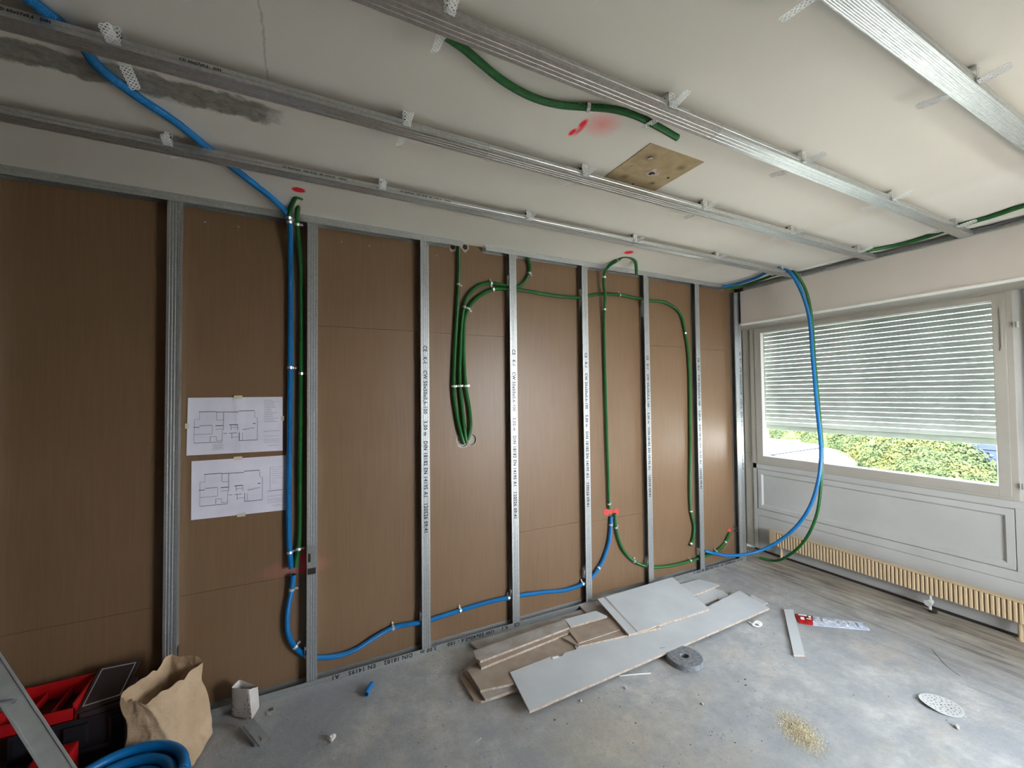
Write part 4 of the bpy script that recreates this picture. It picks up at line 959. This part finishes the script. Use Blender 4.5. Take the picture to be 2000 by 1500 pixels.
# ------------------------------------------------------------------ perforated sanding disc
c_ = at(1838, 1376, 2, 0.006)
ds = thing('sanding_disc', 'round white perforated sanding disc lying at the lower right', 'sanding disc', (c_[0], c_[1], 0.0005))
hd = at(1800, 1362, 2, 0.0); R_ = 0.078
holes = []
for (rr0, nn, rad) in ((0.0, 1, 0.0045), (0.018, 6, 0.003), (0.034, 8, 0.004), (0.048, 16, 0.003), (0.064, 20, 0.003)):
    for i in range(nn): a = 2*math.pi*i/nn+rr0*30; holes.append((math.cos(a)*rr0, math.sin(a)*rr0, rad))
n = 48
top = MB()
vs = [(math.cos(2*math.pi*i/n)*R_, math.sin(2*math.pi*i/n)*R_) for i in range(n)]
dz = lambda x, y: 0.004+0.010*max(0, -(x*0.8-y*0.4)/R_)**2+0.006*max(0, (x*0.3-y*0.6)/R_)
rings = [0.001, 0.02, 0.04, 0.06, R_]
vv = []; ff = []
for r in rings:
    for i in range(n): a = 2*math.pi*i/n; vv.append((math.cos(a)*r, math.sin(a)*r, dz(math.cos(a)*r, math.sin(a)*r)))
for q_ in range(len(rings)-1):
    for i in range(n): j = (i+1) % n; ff.append((q_*n+i, q_*n+j, (q_+1)*n+j, (q_+1)*n+i))
ff.append(tuple(range(n))); k = len(vv); vv += [(x, y, z-0.0016) for x, y, z in vv]; ff += [tuple(k+i for i in f[::-1]) for f in list(ff)]
ff += [(len(rings)*n-n+i, len(rings)*n-n+(i+1) % n, k+len(rings)*n-n+(i+1) % n, k+len(rings)*n-n+i) for i in range(n)]
MB().add(vv, ff).obj('disc', 'disc', ds)
hm = MB()
for (x, y, r) in holes:
    z = dz(x, y)+0.0006; hm.add([(x+math.cos(2*math.pi*i/8)*r, y+math.sin(2*math.pi*i/8)*r, dz(x+math.cos(2*math.pi*i/8)*r, y+math.sin(2*math.pi*i/8)*r)+0.0005) for i in range(8)], [tuple(range(8))])
hm.obj('dust_holes', 'crumbdark', ds)

# ------------------------------------------------------------------ debris
def pebble(m, x, y, r, rnd, z=0.0, flat=0.6, mi=0):
    vs = []
    for (dx, dy, dz_) in ((-1, -1, 0), (1, -1, 0), (1, 1, 0), (-1, 1, 0), (-.6, -.6, 1), (.6, -.6, 1), (.6, .6, 1), (-.6, .6, 1)):
        vs.append((x+dx*r*rnd.uniform(.5, 1.1), y+dy*r*rnd.uniform(.5, 1.1), z+dz_*r*flat*rnd.uniform(.7, 1.3)))
    m.add(vs, [(0, 3, 2, 1), (4, 5, 6, 7), (0, 1, 5, 4), (1, 2, 6, 5), (2, 3, 7, 6), (3, 0, 4, 7)], mi)
rnd = random.Random(11)
def scatter(name, regions, label, mats, cat='debris'):
    m = MB()
    for (px, py, sx_, sy_, cnt, r0, r1) in regions:
        for i in range(cnt):
            x = rnd.gauss(px, sx_); y = rnd.gauss(py, sy_)
            if y < 1060: continue
            q = at(x, y, 2, 0)
            if q[0] > 4.9 or q[1] > -0.01 or q[0] < -0.5: continue
            pebble(m, q[0], q[1], rnd.uniform(r0, r1)*0.75*(1 if rnd.random() < .96 else 1.8), rnd, mi=(1 if rnd.random() < 0.12 else 0))
    o = m.obj(name, mats, kind='stuff'); tag(o, label, cat); return o
scatter('plaster_crumbs', [(1250, 1380, 220, 70, 600, .0012, .004), (1000, 1400, 220, 60, 400, .0012, .004), (700, 1360, 90, 40, 90, .001, .003), (870, 1290, 60, 20, 300, .001, .0035), (1500, 1230, 120, 50, 220, .0012, .0045), (1480, 1150, 60, 20, 90, .0015, .005), (1700, 1380, 160, 70, 120, .0012, .004), (580, 1430, 40, 25, 60, .001, .003)],
        'fine plaster crumbs strewn over the concrete floor', ('crumb', 'crumbdark'))
m = MB(); rnd = random.Random(5)
for i in range(2600):
    px = rnd.gauss(0, 1); py = rnd.gauss(0, 1)
    x = 1562+px*19+py*13; y = 1430+py*20+px*4
    if math.hypot(px, py) > 2.9: continue
    q = at(x, y, 2, 0); d = math.hypot(px, py); pebble(m, q[0], q[1], rnd.uniform(.0008, .0024), rnd, z=max(0, rnd.uniform(0, 0.008)*(1-d/1.6)), flat=1.1)
o = m.obj('sawdust_pile', 'dust', kind='stuff'); tag(o, 'small scattered pile of yellowish sawdust at the bottom right', 'sawdust')
# blue conduit offcut
o = conduit([(715, 1356, 2, 0.014), (719, 1347, 2, 0.0145), (727, 1335, 2, 0.014)], RB*0.9, 'blue', 'short blue conduit offcut lying on the floor below the track', name='conduit_offcut', group=None)
# crumpled scraps
def scrap(px, py, r, label, m='cartonw', seed=0, flat=0.5):
    rnd = random.Random(seed); q = at(px, py, 2, 0)
    bm = bmesh.new(); bmesh.ops.create_icosphere(bm, subdivisions=2, radius=r)
    for v in bm.verts:
        k = rnd.uniform(0.6, 1.2); v.co = Vector((v.co.x*k*1.2, v.co.y*k*0.8, v.co.z*k*flat))
    mz = min(v.co.z for v in bm.verts)
    for v in bm.verts: v.co.z -= mz
    me = bpy.data.meshes.new('scrap'); bm.to_mesh(me); bm.free()
    o = link('paper_scrap', me, m); o.location = (q[0], q[1], 0.0003); o.rotation_euler = (0, 0, rnd.uniform(0, 6)); tag(o, label, 'scrap'); return o
scrap(649, 1447, 0.014, 'crumpled whitish scrap on the floor right of the metal offcut', seed=1, flat=0.9)
scrap(1222, 1346, 0.011, 'white crumpled crumb on the floor in front of the long white board', seed=2)
scrap(1134, 1370, 0.008, 'small white crumb just below the left end of the long white board', 'crumb', seed=3)
scrap(1870, 1422, 0.012, 'pale scrap on the floor just below the sanding disc', 'crumb', seed=4)
scrap(1371, 1376, 0.007, 'tiny white crumb on the floor below the foam tape roll', 'crumb', seed=6)
# curled white tape beside the long board
pts = [V(at(px, py, 2, z)) for px, py, z in ((1462, 1214, .003), (1470, 1218, .008), (1480, 1213, .012), (1487, 1218, .008), (1481, 1224, .003), (1471, 1221, .01), (1478, 1216, .014), (1486, 1222, .006))]
pc_ = catmull(pts, 0.004); o0 = Vector((pc_[0].x, pc_[0].y, 0)); vs = []; fs = []
for i, p in enumerate(pc_):
    T = (pc_[min(i+1, len(pc_)-1)]-pc_[max(0, i-1)]).normalized(); s_ = T.cross(Vector((0, 0, 1))).normalized()*0.007
    for d in (s_, -s_):
        for hz in (0, 0.001): vs.append(p-o0+d+Vector((0, 0, hz)))
for i in range(len(pc_)-1): a = 4*i; fs += [(a, a+4, a+6, a+2), (a+1, a+3, a+7, a+5), (a, a+1, a+5, a+4), (a+2, a+6, a+7, a+3)]
o = MB().add(vs, fs).obj('curled_paper_strip', 'white', loc=o0); tag(o, 'curled white paper strip by the right end of the long white board', 'scrap')
def rod(P_, r, name, m, label, cat):
    pts = catmull([V(at(px, py, 2, z)) for px, py, z in P_], 0.006); o0 = Vector(pts[0])
    o = link(name, tube_mesh(name, [p-o0 for p in pts], r, 6, 0), [m, m]); o.location = o0; tag(o, label, cat); return o
rod([(1210, 1320, .003), (1240, 1317, .004), (1271, 1315, .003)], 0.0028, 'plaster_splinter', 'white', 'thin white splinter on the floor in front of the long white board', 'scrap')
rod([(1821, 1267, .002), (1836, 1286, .002), (1856, 1306, .002), (1878, 1321, .002)], 0.0013, 'thin_wire', 'crumb', 'thin pale curved wire on the floor right of the foil sleeve', 'wire')
rod([(928, 1450, .002), (934, 1446, .004), (940, 1441, .002)], 0.0016, 'plastic_sliver', 'crumb', 'tiny pale sliver on the floor at the bottom centre', 'scrap')
rod([(1556, 1180, .002), (1566, 1178, .005), (1578, 1183, .002)], 0.0013, 'plastic_sliver', 'crumb', 'thin pale curved sliver on the floor above the foil sleeve', 'scrap')
slab('plaster_flake', [(525, 1384), (533, 1381), (534, 1385), (527, 1388)], 0.004, 0.0035, 'dark flake on the floor right of the white carton', ('crumbdark', 'crumbdark'), group='small flakes by the carton')
slab('plaster_flake', [(520, 1391), (529, 1389), (530, 1393), (522, 1396)], 0.004, 0.0035, 'pale flake on the floor right of the white carton', ('crumb', 'crumb'), group='small flakes by the carton')
for n_ in ('plaster_flake', 'plaster_flake.001'): bpy.data.objects[n_]['category'] = 'flake'

# ------------------------------------------------------------------ open bags lofted from base and rim
def bag(name, base, rim, label, cat, m_out, m_in, nper=8, rings_=9, amp=0.01, seed=1, th=0.002, fold=None):
    """base, rim: four world corners each"""
    rnd = random.Random(seed)
    def loop(c, lift=0):
        out = []
        for i in range(4):
            a, b = Vector(c[i]), Vector(c[(i+1) % 4])
            for k in range(nper): out.append(a.lerp(b, k/nper))
        return out
    A, B = loop(base), loop(rim); n = len(A); o0 = Vector((sum(v.x for v in A)/n, sum(v.y for v in A)/n, 0.001))
    vs = []; fs = []
    for r in range(rings_+1):
        f_ = r/rings_
        for i in range(n):
            p = A[i].lerp(B[i], f_)
            if 0 < r: 
                q_ = Vector((p.x*11, p.y*11, p.z*7+seed*7)); rd = 1-2.2*abs(noise.noise(q_)); rd2 = 1-2.2*abs(noise.noise(q_*2.6+Vector((3, 5, 9))))
                ctr_ = Vector(((A[0].x+A[n//2].x)/2, (A[0].y+A[n//2].y)/2, p.z)); outw = (p-ctr_).normalized()
                nz_ = outw*(rd*amp*0.9+rd2*amp*0.45-amp*0.6)+noise.noise_vector(q_*1.7)*amp*0.35
                if r == rings_: nz_ += Vector((0, 0, rnd.uniform(-1, 1)*amp*0.8))
                p = p+nz_
                p.y = min(p.y, 0.045) if False else p.y
            p.z = max(p.z, 0.002); vs.append(p-o0)
    for r in range(rings_):
        for i in range(n): j = (i+1) % n; fs.append((r*n+i, r*n+j, (r+1)*n+j, (r+1)*n+i))
    fs.append(tuple(range(n-1, -1, -1)))
    me = bpy.data.meshes.new(name); me.from_pydata([tuple(v) for v in vs], [], fs)
    bm = bmesh.new(); bm.from_mesh(me); bmesh.ops.recalc_face_normals(bm, faces=bm.faces)
    geo = list(bm.faces)
    # inner skin
    ret = bmesh.ops.solidify(bm, geom=geo, thickness=th)
    bm.to_mesh(me); bm.free()
    me.materials.append(MAT[m_out])
    o = link(name, me); o.location = o0; tag(o, label, cat)
    md = o.modifiers.new('s', 'SUBSURF'); md.levels = 1; md.render_levels = 1
    return o, o0
wz = lambda px, py, y: V(at(px, py, 1, y))
base = [V(at(416, 1436, 2, 0.0)), V(at(380, 1502, 2, 0.0)), Vector((0.455, -0.30, 0)), Vector((0.50, -0.14, 0))]
rim = [wz(396, 1291, -0.16), wz(286, 1377, -0.27), wz(236, 1362, -0.25), wz(335, 1277, -0.09)]
bg, bo0 = bag('paper_bag', base, rim, 'open crumpled brown paper bag standing between the red toolbox and white carton', 'bag', 'kraft', 'kraftin', amp=0.016, seed=3, rings_=16, nper=14)
base = [V(at(508, 1384, 2, 0)), V(at(493, 1411, 2, 0)), V(at(451, 1403, 2, 0)), Vector((0.80, -0.005, 0))]
base[3] = Vector((base[0].x+base[2].x-base[1].x, base[0].y+base[2].y-base[1].y, 0))
rim = [wz(506, 1340, -0.055), wz(487, 1346, -0.115), wz(451, 1343, -0.055), wz(468, 1326, -0.02)]
cb, co0 = bag('carton_bag', base, rim, 'small torn white paper carton with a brown inside, by the floor track', 'carton', 'cartonw', 'kraftin', amp=0.003, seed=9, rings_=7, nper=5, th=0.0015)
pm = MB()
P0, P1, Q0, Q1 = wz(452, 1400, -0.058), wz(492, 1408, -0.118), wz(451, 1350, -0.058), wz(488, 1350, -0.118)
rnd = random.Random(4)
def cpt(u, v): return P0.lerp(P1, u).lerp(Q0.lerp(Q1, u), v)+Vector((-0.001, -0.005, 0))-co0
for i in range(26):
    u = rnd.choice((rnd.uniform(0.02, 0.12), rnd.uniform(0.85, 0.95), rnd.uniform(0.2, 0.7))); v = rnd.uniform(0.05, 0.9); du, dv = rnd.choice(((0.10, 0.02), (0.02, 0.08), (0.06, 0.025)))
    pm.add([cpt(u, v), cpt(u+du, v), cpt(u+du, v+dv), cpt(u, v+dv)], [(0, 1, 2, 3)])
pm.obj('printed_marks', 'pline', cb)

# metal profile offcuts by the carton
def chan(P_, up, name, parent=None, w=0.045):
    a, b = P_; d = (b-a).normalized(); s_ = Vector((0, 0, 1)).cross(d).normalized(); u_ = d.cross(s_)*(-1)
    poly = offset_poly([(-w/2, 0.016), (-w/2, 0.0), (w/2, 0.0), (w/2, 0.016)], 0.0012)
    return MB().prism(poly, lambda p, q, s: a+d*s+s_*p+Vector((0, 0, 1))*q*up, 0, (b-a).length)
mo = thing('metal_offcut', 'short galvanised profile offcut leaning against the white carton', 'metal offcut', (0, 0, 0), 'cut metal pieces')
a, b = V(at(486, 1410, 2, 0.05)), V(at(517, 1449, 2, 0.004)); chan((a, b), -1, 'p').obj('channel', 'cutsteel', mo)
mo.location = (0, 0, 0)
mo2 = thing('metal_offcut', 'flat bent sheet pieces under the profile offcut by the carton', 'metal offcut', (0, 0, 0), 'cut metal pieces')
a, b = V(at(474, 1421, 2, 0.012)), V(at(505, 1455, 2, 0.003)); chan((a, b), 1, 'p', w=0.03).obj('channel', 'cutsteel', mo2)

# ------------------------------------------------------------------ toolboxes
def tbox(name, label, M4, parts):
    o = thing(name, label, 'toolbox'); o.matrix_world = M4
    for (nm, a, b, m, bev) in parts: MB().box(a, b).obj(nm, m, o, bevel=bev)
    return o
def mbox(a, b, name, m, parent, bev=0.006):
    off = Vector(parent.location); return MB().box(Vector(a)-off, Vector(b)-off).obj(name, m, parent, bevel=bev)
def quadplate(P8, th, name, m, parent, bev=0.003):
    P_ = [Vector(p) for p in P8]; off = Vector(parent.location)
    nrm = (P_[1]-P_[0]).cross(P_[3]-P_[0]).normalized()*th
    if nrm.dot(Vector(CAM)-P_[0]) > 0: nrm = -nrm
    vs = [p-off for p in P_]+[p-off+nrm for p in P_]
    return MB().add(vs, [(0, 1, 2, 3), (4, 7, 6, 5), (0, 4, 5, 1), (1, 5, 6, 2), (2, 6, 7, 3), (3, 7, 4, 0)]).obj(name, m, parent, bevel=bev)
tA = thing('toolbox', 'black toolbox with a red open tray on top beside the paper bag', 'toolbox', (0.25, -0.10, 0.001))
mbox((0.07, -0.19, 0.001), (0.40, -0.005, 0.265), 'body', 'blackplastic', tA, 0.02)
mbox((0.36, -0.20, 0.02), (0.412, -0.15, 0.25), 'corner_rib', 'blackplastic', tA, 0.01)
mbox((0.385, -0.13, 0.02), (0.412, -0.06, 0.25), 'side_rib', 'blackplastic', tA, 0.008)
mbox((0.10, -0.197, 0.13), (0.36, -0.188, 0.145), 'front_groove', 'lidplastic', tA, 0.002)
mbox((0.23, -0.203, 0.165), (0.30, -0.188, 0.245), 'latch', 'blackplastic', tA, 0.004)
mbox((0.27, -0.19, 0.265), (0.402, -0.01, 0.285), 'top_deck', 'lidplastic', tA, 0.006)
# red organiser tray: floor and four walls, open to the top, dark inside
x0, x1, y0, y1, z0, z1 = 0.035, 0.262, -0.195, -0.01, 0.266, 0.345
tray = MB(); tray.box((x0, y0, z0), (x1, y1, z0+0.008)); tray.box((x0, y0, z0), (x0+0.008, y1, z1)); tray.box((x1-0.008, y0, z0), (x1, y1, z1-0.01)); tray.box((x0, y0, z0), (x1, y0+0.008, z1-0.03)); tray.box((x0, y1-0.008, z0), (x1, y1, z1))
off = Vector(tA.location); tray.v = [tuple(Vector(v)-off) for v in tray.v]; tray.obj('red_tray', 'redplastic', tA, bevel=0.002)
mbox((x0+0.008, y0+0.008, z0+0.008), (x1-0.008, y1-0.008, z0+0.012), 'tray_mat', 'blackplastic', tA, 0)
for xx in (0.11, 0.185): mbox((xx, y0+0.008, z0+0.01), (xx+0.005, y1-0.008, z1-0.035), 'divider', 'redplastic', tA, 0)
# smoked lid swung up, leaning on the wall side
L0, L1, L2, L3 = Vector((0.262, -0.19, 0.292)), Vector((0.395, -0.17, 0.292)), Vector((0.412, -0.012, 0.36)), Vector((0.275, -0.012, 0.365))
quadplate([L0, L1, L2, L3], 0.012, 'smoked_lid', 'lidplastic', tA)
c_ = (L0+L1+L2+L3)/4; up = Vector((0, -0.3, 1)).normalized()*0.0025
e = [c_+(p-c_)*0.84+up for p in (L0, L1, L2, L3)]; e2 = [c_+(p-c_)*0.78+up for p in (L0, L1, L2, L3)]
fr_m = MB()
for k in range(4): j2 = (k+1) % 4; fr_m.add([e[k]-off, e[j2]-off, e2[j2]-off, e2[k]-off], [(0, 1, 2, 3)])
fr_m.obj('lid_bead', 'alu', tA)
tC = thing('toolbox', 'low black toolbox with a red end at the bottom left behind the ladder', 'toolbox', (0.1, -0.36, 0.001))
mbox((-0.14, -0.47, 0.001), (0.262, -0.215, 0.165), 'body', 'blackplastic', tC, 0.012)
mbox((0.175, -0.46, 0.10), (0.285, -0.225, 0.205), 'red_end', 'redplastic', tC, 0.008)
mbox((-0.16, -0.46, 0.10), (-0.06, -0.225, 0.20), 'red_end', 'redplastic', tC, 0.008)
mbox((-0.05, -0.40, 0.166), (0.16, -0.28, 0.176), 'grey_insert', 'alu', tC, 0.003)
mbox((-0.10, -0.352, 0.20), (0.20, -0.328, 0.216), 'handle_bar', 'blackplastic', tC, 0.005)
# ------------------------------------------------------------------ blue conduit coil
cc = thing('conduit_coil', 'coil of thick blue conduit lying in the bottom left corner', 'conduit coil', (0.487, -0.530, 0.0))
rnd = random.Random(2)
for (R2, z2, dx_, dy_) in ((0.180, 0.180, 0, 0), (0.184, 0.146, 0.004, 0.0), (0.181, 0.112, -0.004, 0.003), (0.184, 0.078, 0, 0), (0.180, 0.044, 0, 0), (0.146, 0.168, 0.0, -0.006), (0.148, 0.130, 0.0, 0), (0.150, 0.09, 0, 0.0), (0.149, 0.05, 0, 0.0), (0.113, 0.150, 0.004, -0.004), (0.112, 0.11, 0, 0), (0.112, 0.07, 0, 0), (0.183, 0.018, 0, 0)):
    pts = [Vector((dx_+math.cos(a)*R2*(1+0.015*math.sin(2*a+z2*40)), dy_+math.sin(a)*R2, z2+0.006*math.sin(a+R2*30))) for a in np.linspace(0, 2*math.pi*0.995, 400)]
    link('coil_turn', tube_mesh('coil_turn', pts, 0.0170, 12, 0.035), ['blue', 'black_in'], cc, smooth=True)

# ------------------------------------------------------------------ ladder
la = thing('ladder', 'aluminium ladder leaning in from the bottom left corner', 'ladder', (0.3, -0.9, 0))
bpy.context.view_layer.update()
def bar(a, b, wv, dv, name, m, parent, bev=0.003):
    """box bar a->b, half-width vectors wv,dv"""
    off = Vector(parent.location)
    P_ = [a+wv+dv, a+wv-dv, a-wv-dv, a-wv+dv, b+wv+dv, b+wv-dv, b-wv-dv, b-wv+dv]
    return MB().add([p-off for p in P_], [(0, 1, 2, 3), (4, 7, 6, 5), (0, 4, 5, 1), (1, 5, 6, 2), (2, 6, 7, 3), (3, 7, 4, 0)]).obj(name, m, parent, bevel=bev)
A_ = V(at(-8, 1312, 1, -0.78)); B_ = V(at(114, 1500, 1, -0.98)); d_ = (B_-A_).normalized()
foot = B_+d_*((B_.z-0.01)/-d_.z); topp = A_-d_*1.1
view = (A_-Vector(CAM)).normalized(); side_ = d_.cross(view).normalized(); dep_ = side_.cross(d_).normalized()
bar(topp, foot, side_*0.0235, dep_*0.012, 'stile', 'alu', la)
bar(topp+side_*0.0205-dep_*0.013, foot+side_*0.0205-dep_*0.013, side_*0.003, dep_*0.0016, 'stile_flange', 'alu', la, 0.001)
bar(topp-side_*0.0205-dep_*0.013, foot-side_*0.0205-dep_*0.013, side_*0.003, dep_*0.0016, 'stile_flange', 'alu', la, 0.001)
lw = Vector((-0.40, 0.10, 0.0))
bar(topp+lw, foot+lw, side_*0.0235, dep_*0.012, 'stile', 'alu', la)
for i in range(7):
    p = foot-d_*(0.25*i+0.30)
    bar(p, p+lw, d_*0.004, dep_*0.03, 'tread', 'alu', la)
# screws along the stile
for i in range(5):
    p = foot-d_*(0.25*i+0.30)+side_*0.0-dep_*0.014
    off = Vector(la.location); MB().cyl(p-off, p-off-dep_*0.003, 0.005, 10).obj('rivet', 'cutsteel', la)

# ------------------------------------------------------------------ outdoors
MAT['leafA'] = mat('tree_leaves', srgb(48, 54, 32), 0.9, spec=0.03, col2=srgb(30, 38, 25), nscale=0.9, world=True)
MAT['leafB'] = mat('tree_leaves_yellow', srgb(60, 59, 30), 0.9, spec=0.03, col2=srgb(43, 48, 26), nscale=0.9, world=True)
MAT['bark'] = mat('tree_bark', srgb(90, 75, 60), 0.9)
MAT['roofw'] = mat('bright_roof_gravel', srgb(200, 196, 186), 0.9, nscale=0.4, world=True)
MAT['facade'] = mat('grey_blue_cladding', srgb(34, 40, 54), 0.9, spec=0.05, nscale=0.3, world=True)
MAT['facadedark'] = mat('cladding_window_band', srgb(30, 36, 46), 0.4)
MAT['grass'] = mat('ground_grass', srgb(118, 119, 112), 0.95, nscale=0.2, col2=srgb(150, 149, 144), world=True)
GZ = -16.0
MB().box((-200, -260, GZ-1), (420, 320, GZ)).obj('ground', 'grass', kind='structure')
def crown_mesh(seed, m):
    rnd = random.Random(seed); vs = []; fs = []
    lobes = []
    for i in range(26):
        u = rnd.uniform(0, 2*math.pi); v = rnd.uniform(-0.3, 1.0); rr = math.sqrt(max(0, 1-v*v))
        lobes.append((Vector((math.cos(u)*rr*2.6, math.sin(u)*rr*2.6, v*2.2)), rnd.uniform(0.9, 1.5)))
    for (c_, r) in lobes:
        for k in range(330):
            d = Vector((rnd.gauss(0, 1), rnd.gauss(0, 1), rnd.gauss(0, 1))).normalized()
            p = c_+d*r*rnd.uniform(0.82, 1.05); s_ = rnd.uniform(0.07, 0.17)
            t1 = d.orthogonal().normalized(); t2 = d.cross(t1); a = rnd.uniform(0, 6)
            e1 = (t1*math.cos(a)+t2*math.sin(a)+d*rnd.uniform(-.5, .5))*s_; e2 = (t2*math.cos(a)-t1*math.sin(a)+d*rnd.uniform(-.5, .5))*s_
            k0 = len(vs); vs += [p-e1, p+e2*0.6, p+e1, p-e2*0.6]; fs.append((k0, k0+1, k0+2, k0+3))
    bm_ = MB().add(vs, fs); me = bpy.data.meshes.new('foliage'); me.from_pydata(bm_.v, [], bm_.f); me.materials.append(MAT[m]); return me
def core_mesh(m):
    bm = bmesh.new(); bmesh.ops.create_icosphere(bm, subdivisions=3, radius=1)
    for v in bm.verts: v.co *= 1+0.15*noise.noise(v.co*2.0); v.co = Vector((v.co.x*2.9, v.co.y*2.9, v.co.z*2.3+0.4))
    me = bpy.data.meshes.new('inner_foliage'); bm.to_mesh(me); bm.free(); me.materials.append(MAT[m]); return me
crowns = [(crown_mesh(1, 'leafA'), core_mesh('leafA')), (crown_mesh(2, 'leafB'), core_mesh('leafA'))]
tk = MB().cyl((0, 0, -5.5), (0, 0, 0.5), 0.35, 10, r2=0.22).mesh('trunk'); tk.materials.append(MAT['bark'])
tree_spots = [(1515, 848, 100), (1548, 848, 96), (1582, 852, 98), (1615, 852, 92), (1650, 856, 95), (1688, 858, 90), (1720, 862, 84), (1716, 862, 86), (1745, 868, 78), (1760, 890, 62), (1790, 862, 76), (1805, 885, 60), (1818, 872, 66), (1826, 900, 56),
              (1776, 934, 50), (1775, 918, 46), (1815, 915, 45), (1832, 938, 43), (1866, 938, 46), (1905, 948, 44), (1950, 960, 42), (1880, 962, 38)]
rows = {}
for i, sp in enumerate(tree_spots): rows.setdefault('far' if sp[2] > 80 else ('middle' if sp[2] > 52 else 'front'), []).append((sp[0], i))
rank = {}
ordn = ['leftmost', 'second', 'third', 'fourth', 'fifth', 'sixth', 'seventh', 'eighth', 'ninth', 'tenth', 'eleventh']
for r_, l_ in rows.items():
    for n_, (x_, i_) in enumerate(sorted(l_)): rank[i_] = (r_, ordn[n_]+('' if n_ == 0 else ' from the left'))
for i, (px, py, dist) in enumerate(tree_spots):
    q = V(at(px, py, 0, dist)); k = 1 if i in (8, 10, 11, 15, 19, 2, 4) else 0
    sc = dist/50*random.uniform(0.85, 1.1) if dist > 50 else random.uniform(0.75, 0.95)
    sc = min(sc, 1.5)
    tr_ = thing('tree', ('%s leafy tree outside, %s in the %s row' % ('yellowish green' if k else 'dense green', rank[i][1], rank[i][0])), 'tree', (q.x, q.y, q.z-1.8*sc), 'trees outside the window')
    tr_.scale = (sc, sc, sc); tr_.rotation_euler = (0, 0, i*1.3)
    link('foliage', crowns[k][0], None, tr_); link('inner_foliage', crowns[k][1], None, tr_); link('trunk', tk, None, tr_)
# flat roofed buildings
def bld(corners_px, zt, label, m='roofw', zb=GZ, par=0.0):
    T = [V(at(px, py, 2, zt)) for px, py in corners_px]; n = len(T); o0 = Vector((T[0].x, T[0].y, zb))
    o = thing('building', label, 'building', o0)
    vs = [Vector((p.x, p.y, zt-0.3))-o0 for p in T]+[Vector((p.x, p.y, zb))-o0 for p in T]
    MB().add(vs, [tuple(range(n)), tuple(range(2*n-1, n-1, -1))]+[(i, (i+1) % n, n+(i+1) % n, n+i) for i in range(n)]).obj('walls', 'facade', o)
    c_ = sum(T, Vector())/n
    vs = [c_+(p-c_)*1.02-o0 for p in T]+[c_+(p-c_)*1.02-o0-Vector((0, 0, 0.35)) for p in T]
    MB().add(vs, [tuple(range(n)), tuple(range(2*n-1, n-1, -1))]+[(i, (i+1) % n, n+(i+1) % n, n+i) for i in range(n)]).obj('flat_roof', m, o)
    return o, o0
bld([(1510, 886), (1600, 874), (1688, 876), (1737, 897), (1655, 911), (1560, 908)], -9.0, 'flat white sunlit roof below the trees outside the window')
b2, bo = bld([(1492, 862), (1560, 858), (1600, 870), (1500, 884)], -8.4, 'pale low roof with a small rooftop unit at the left of the view')
q = V(at(1510, 866, 2, -8.0)); MB().box((q.x-1.5, q.y-2, -8.4), (q.x+1.5, q.y+2.2, -7.3)).obj('rooftop_unit', 'white', b2)
bpy.data.objects['rooftop_unit'].location = -bo
fb = thing('building', 'grey-blue clad building behind the trees at the right of the window view', 'building', (72, 12, GZ))
q0, q1 = V(at(1856, 868, 0, 72)), V(at(1990, 868, 0, 72))
MB().box((0, q1.y-12-6, 0), (12, q0.y-12, q0.z-GZ+3)).obj('walls', 'facade', fb)
for z in (2.2, 4.4, 6.6, 8.8, 10.6): MB().box((-0.1, q1.y-12-6, z), (0.05, q0.y-12, z+0.12)).obj('cladding_joint', 'facadedark', fb)
for i in range(3): MB().box((-0.1, q0.y-12-3.2-2.6*i, 9.2), (0.05, q0.y-12-1.8-2.6*i, 10.3)).obj('window', 'facadedark', fb)
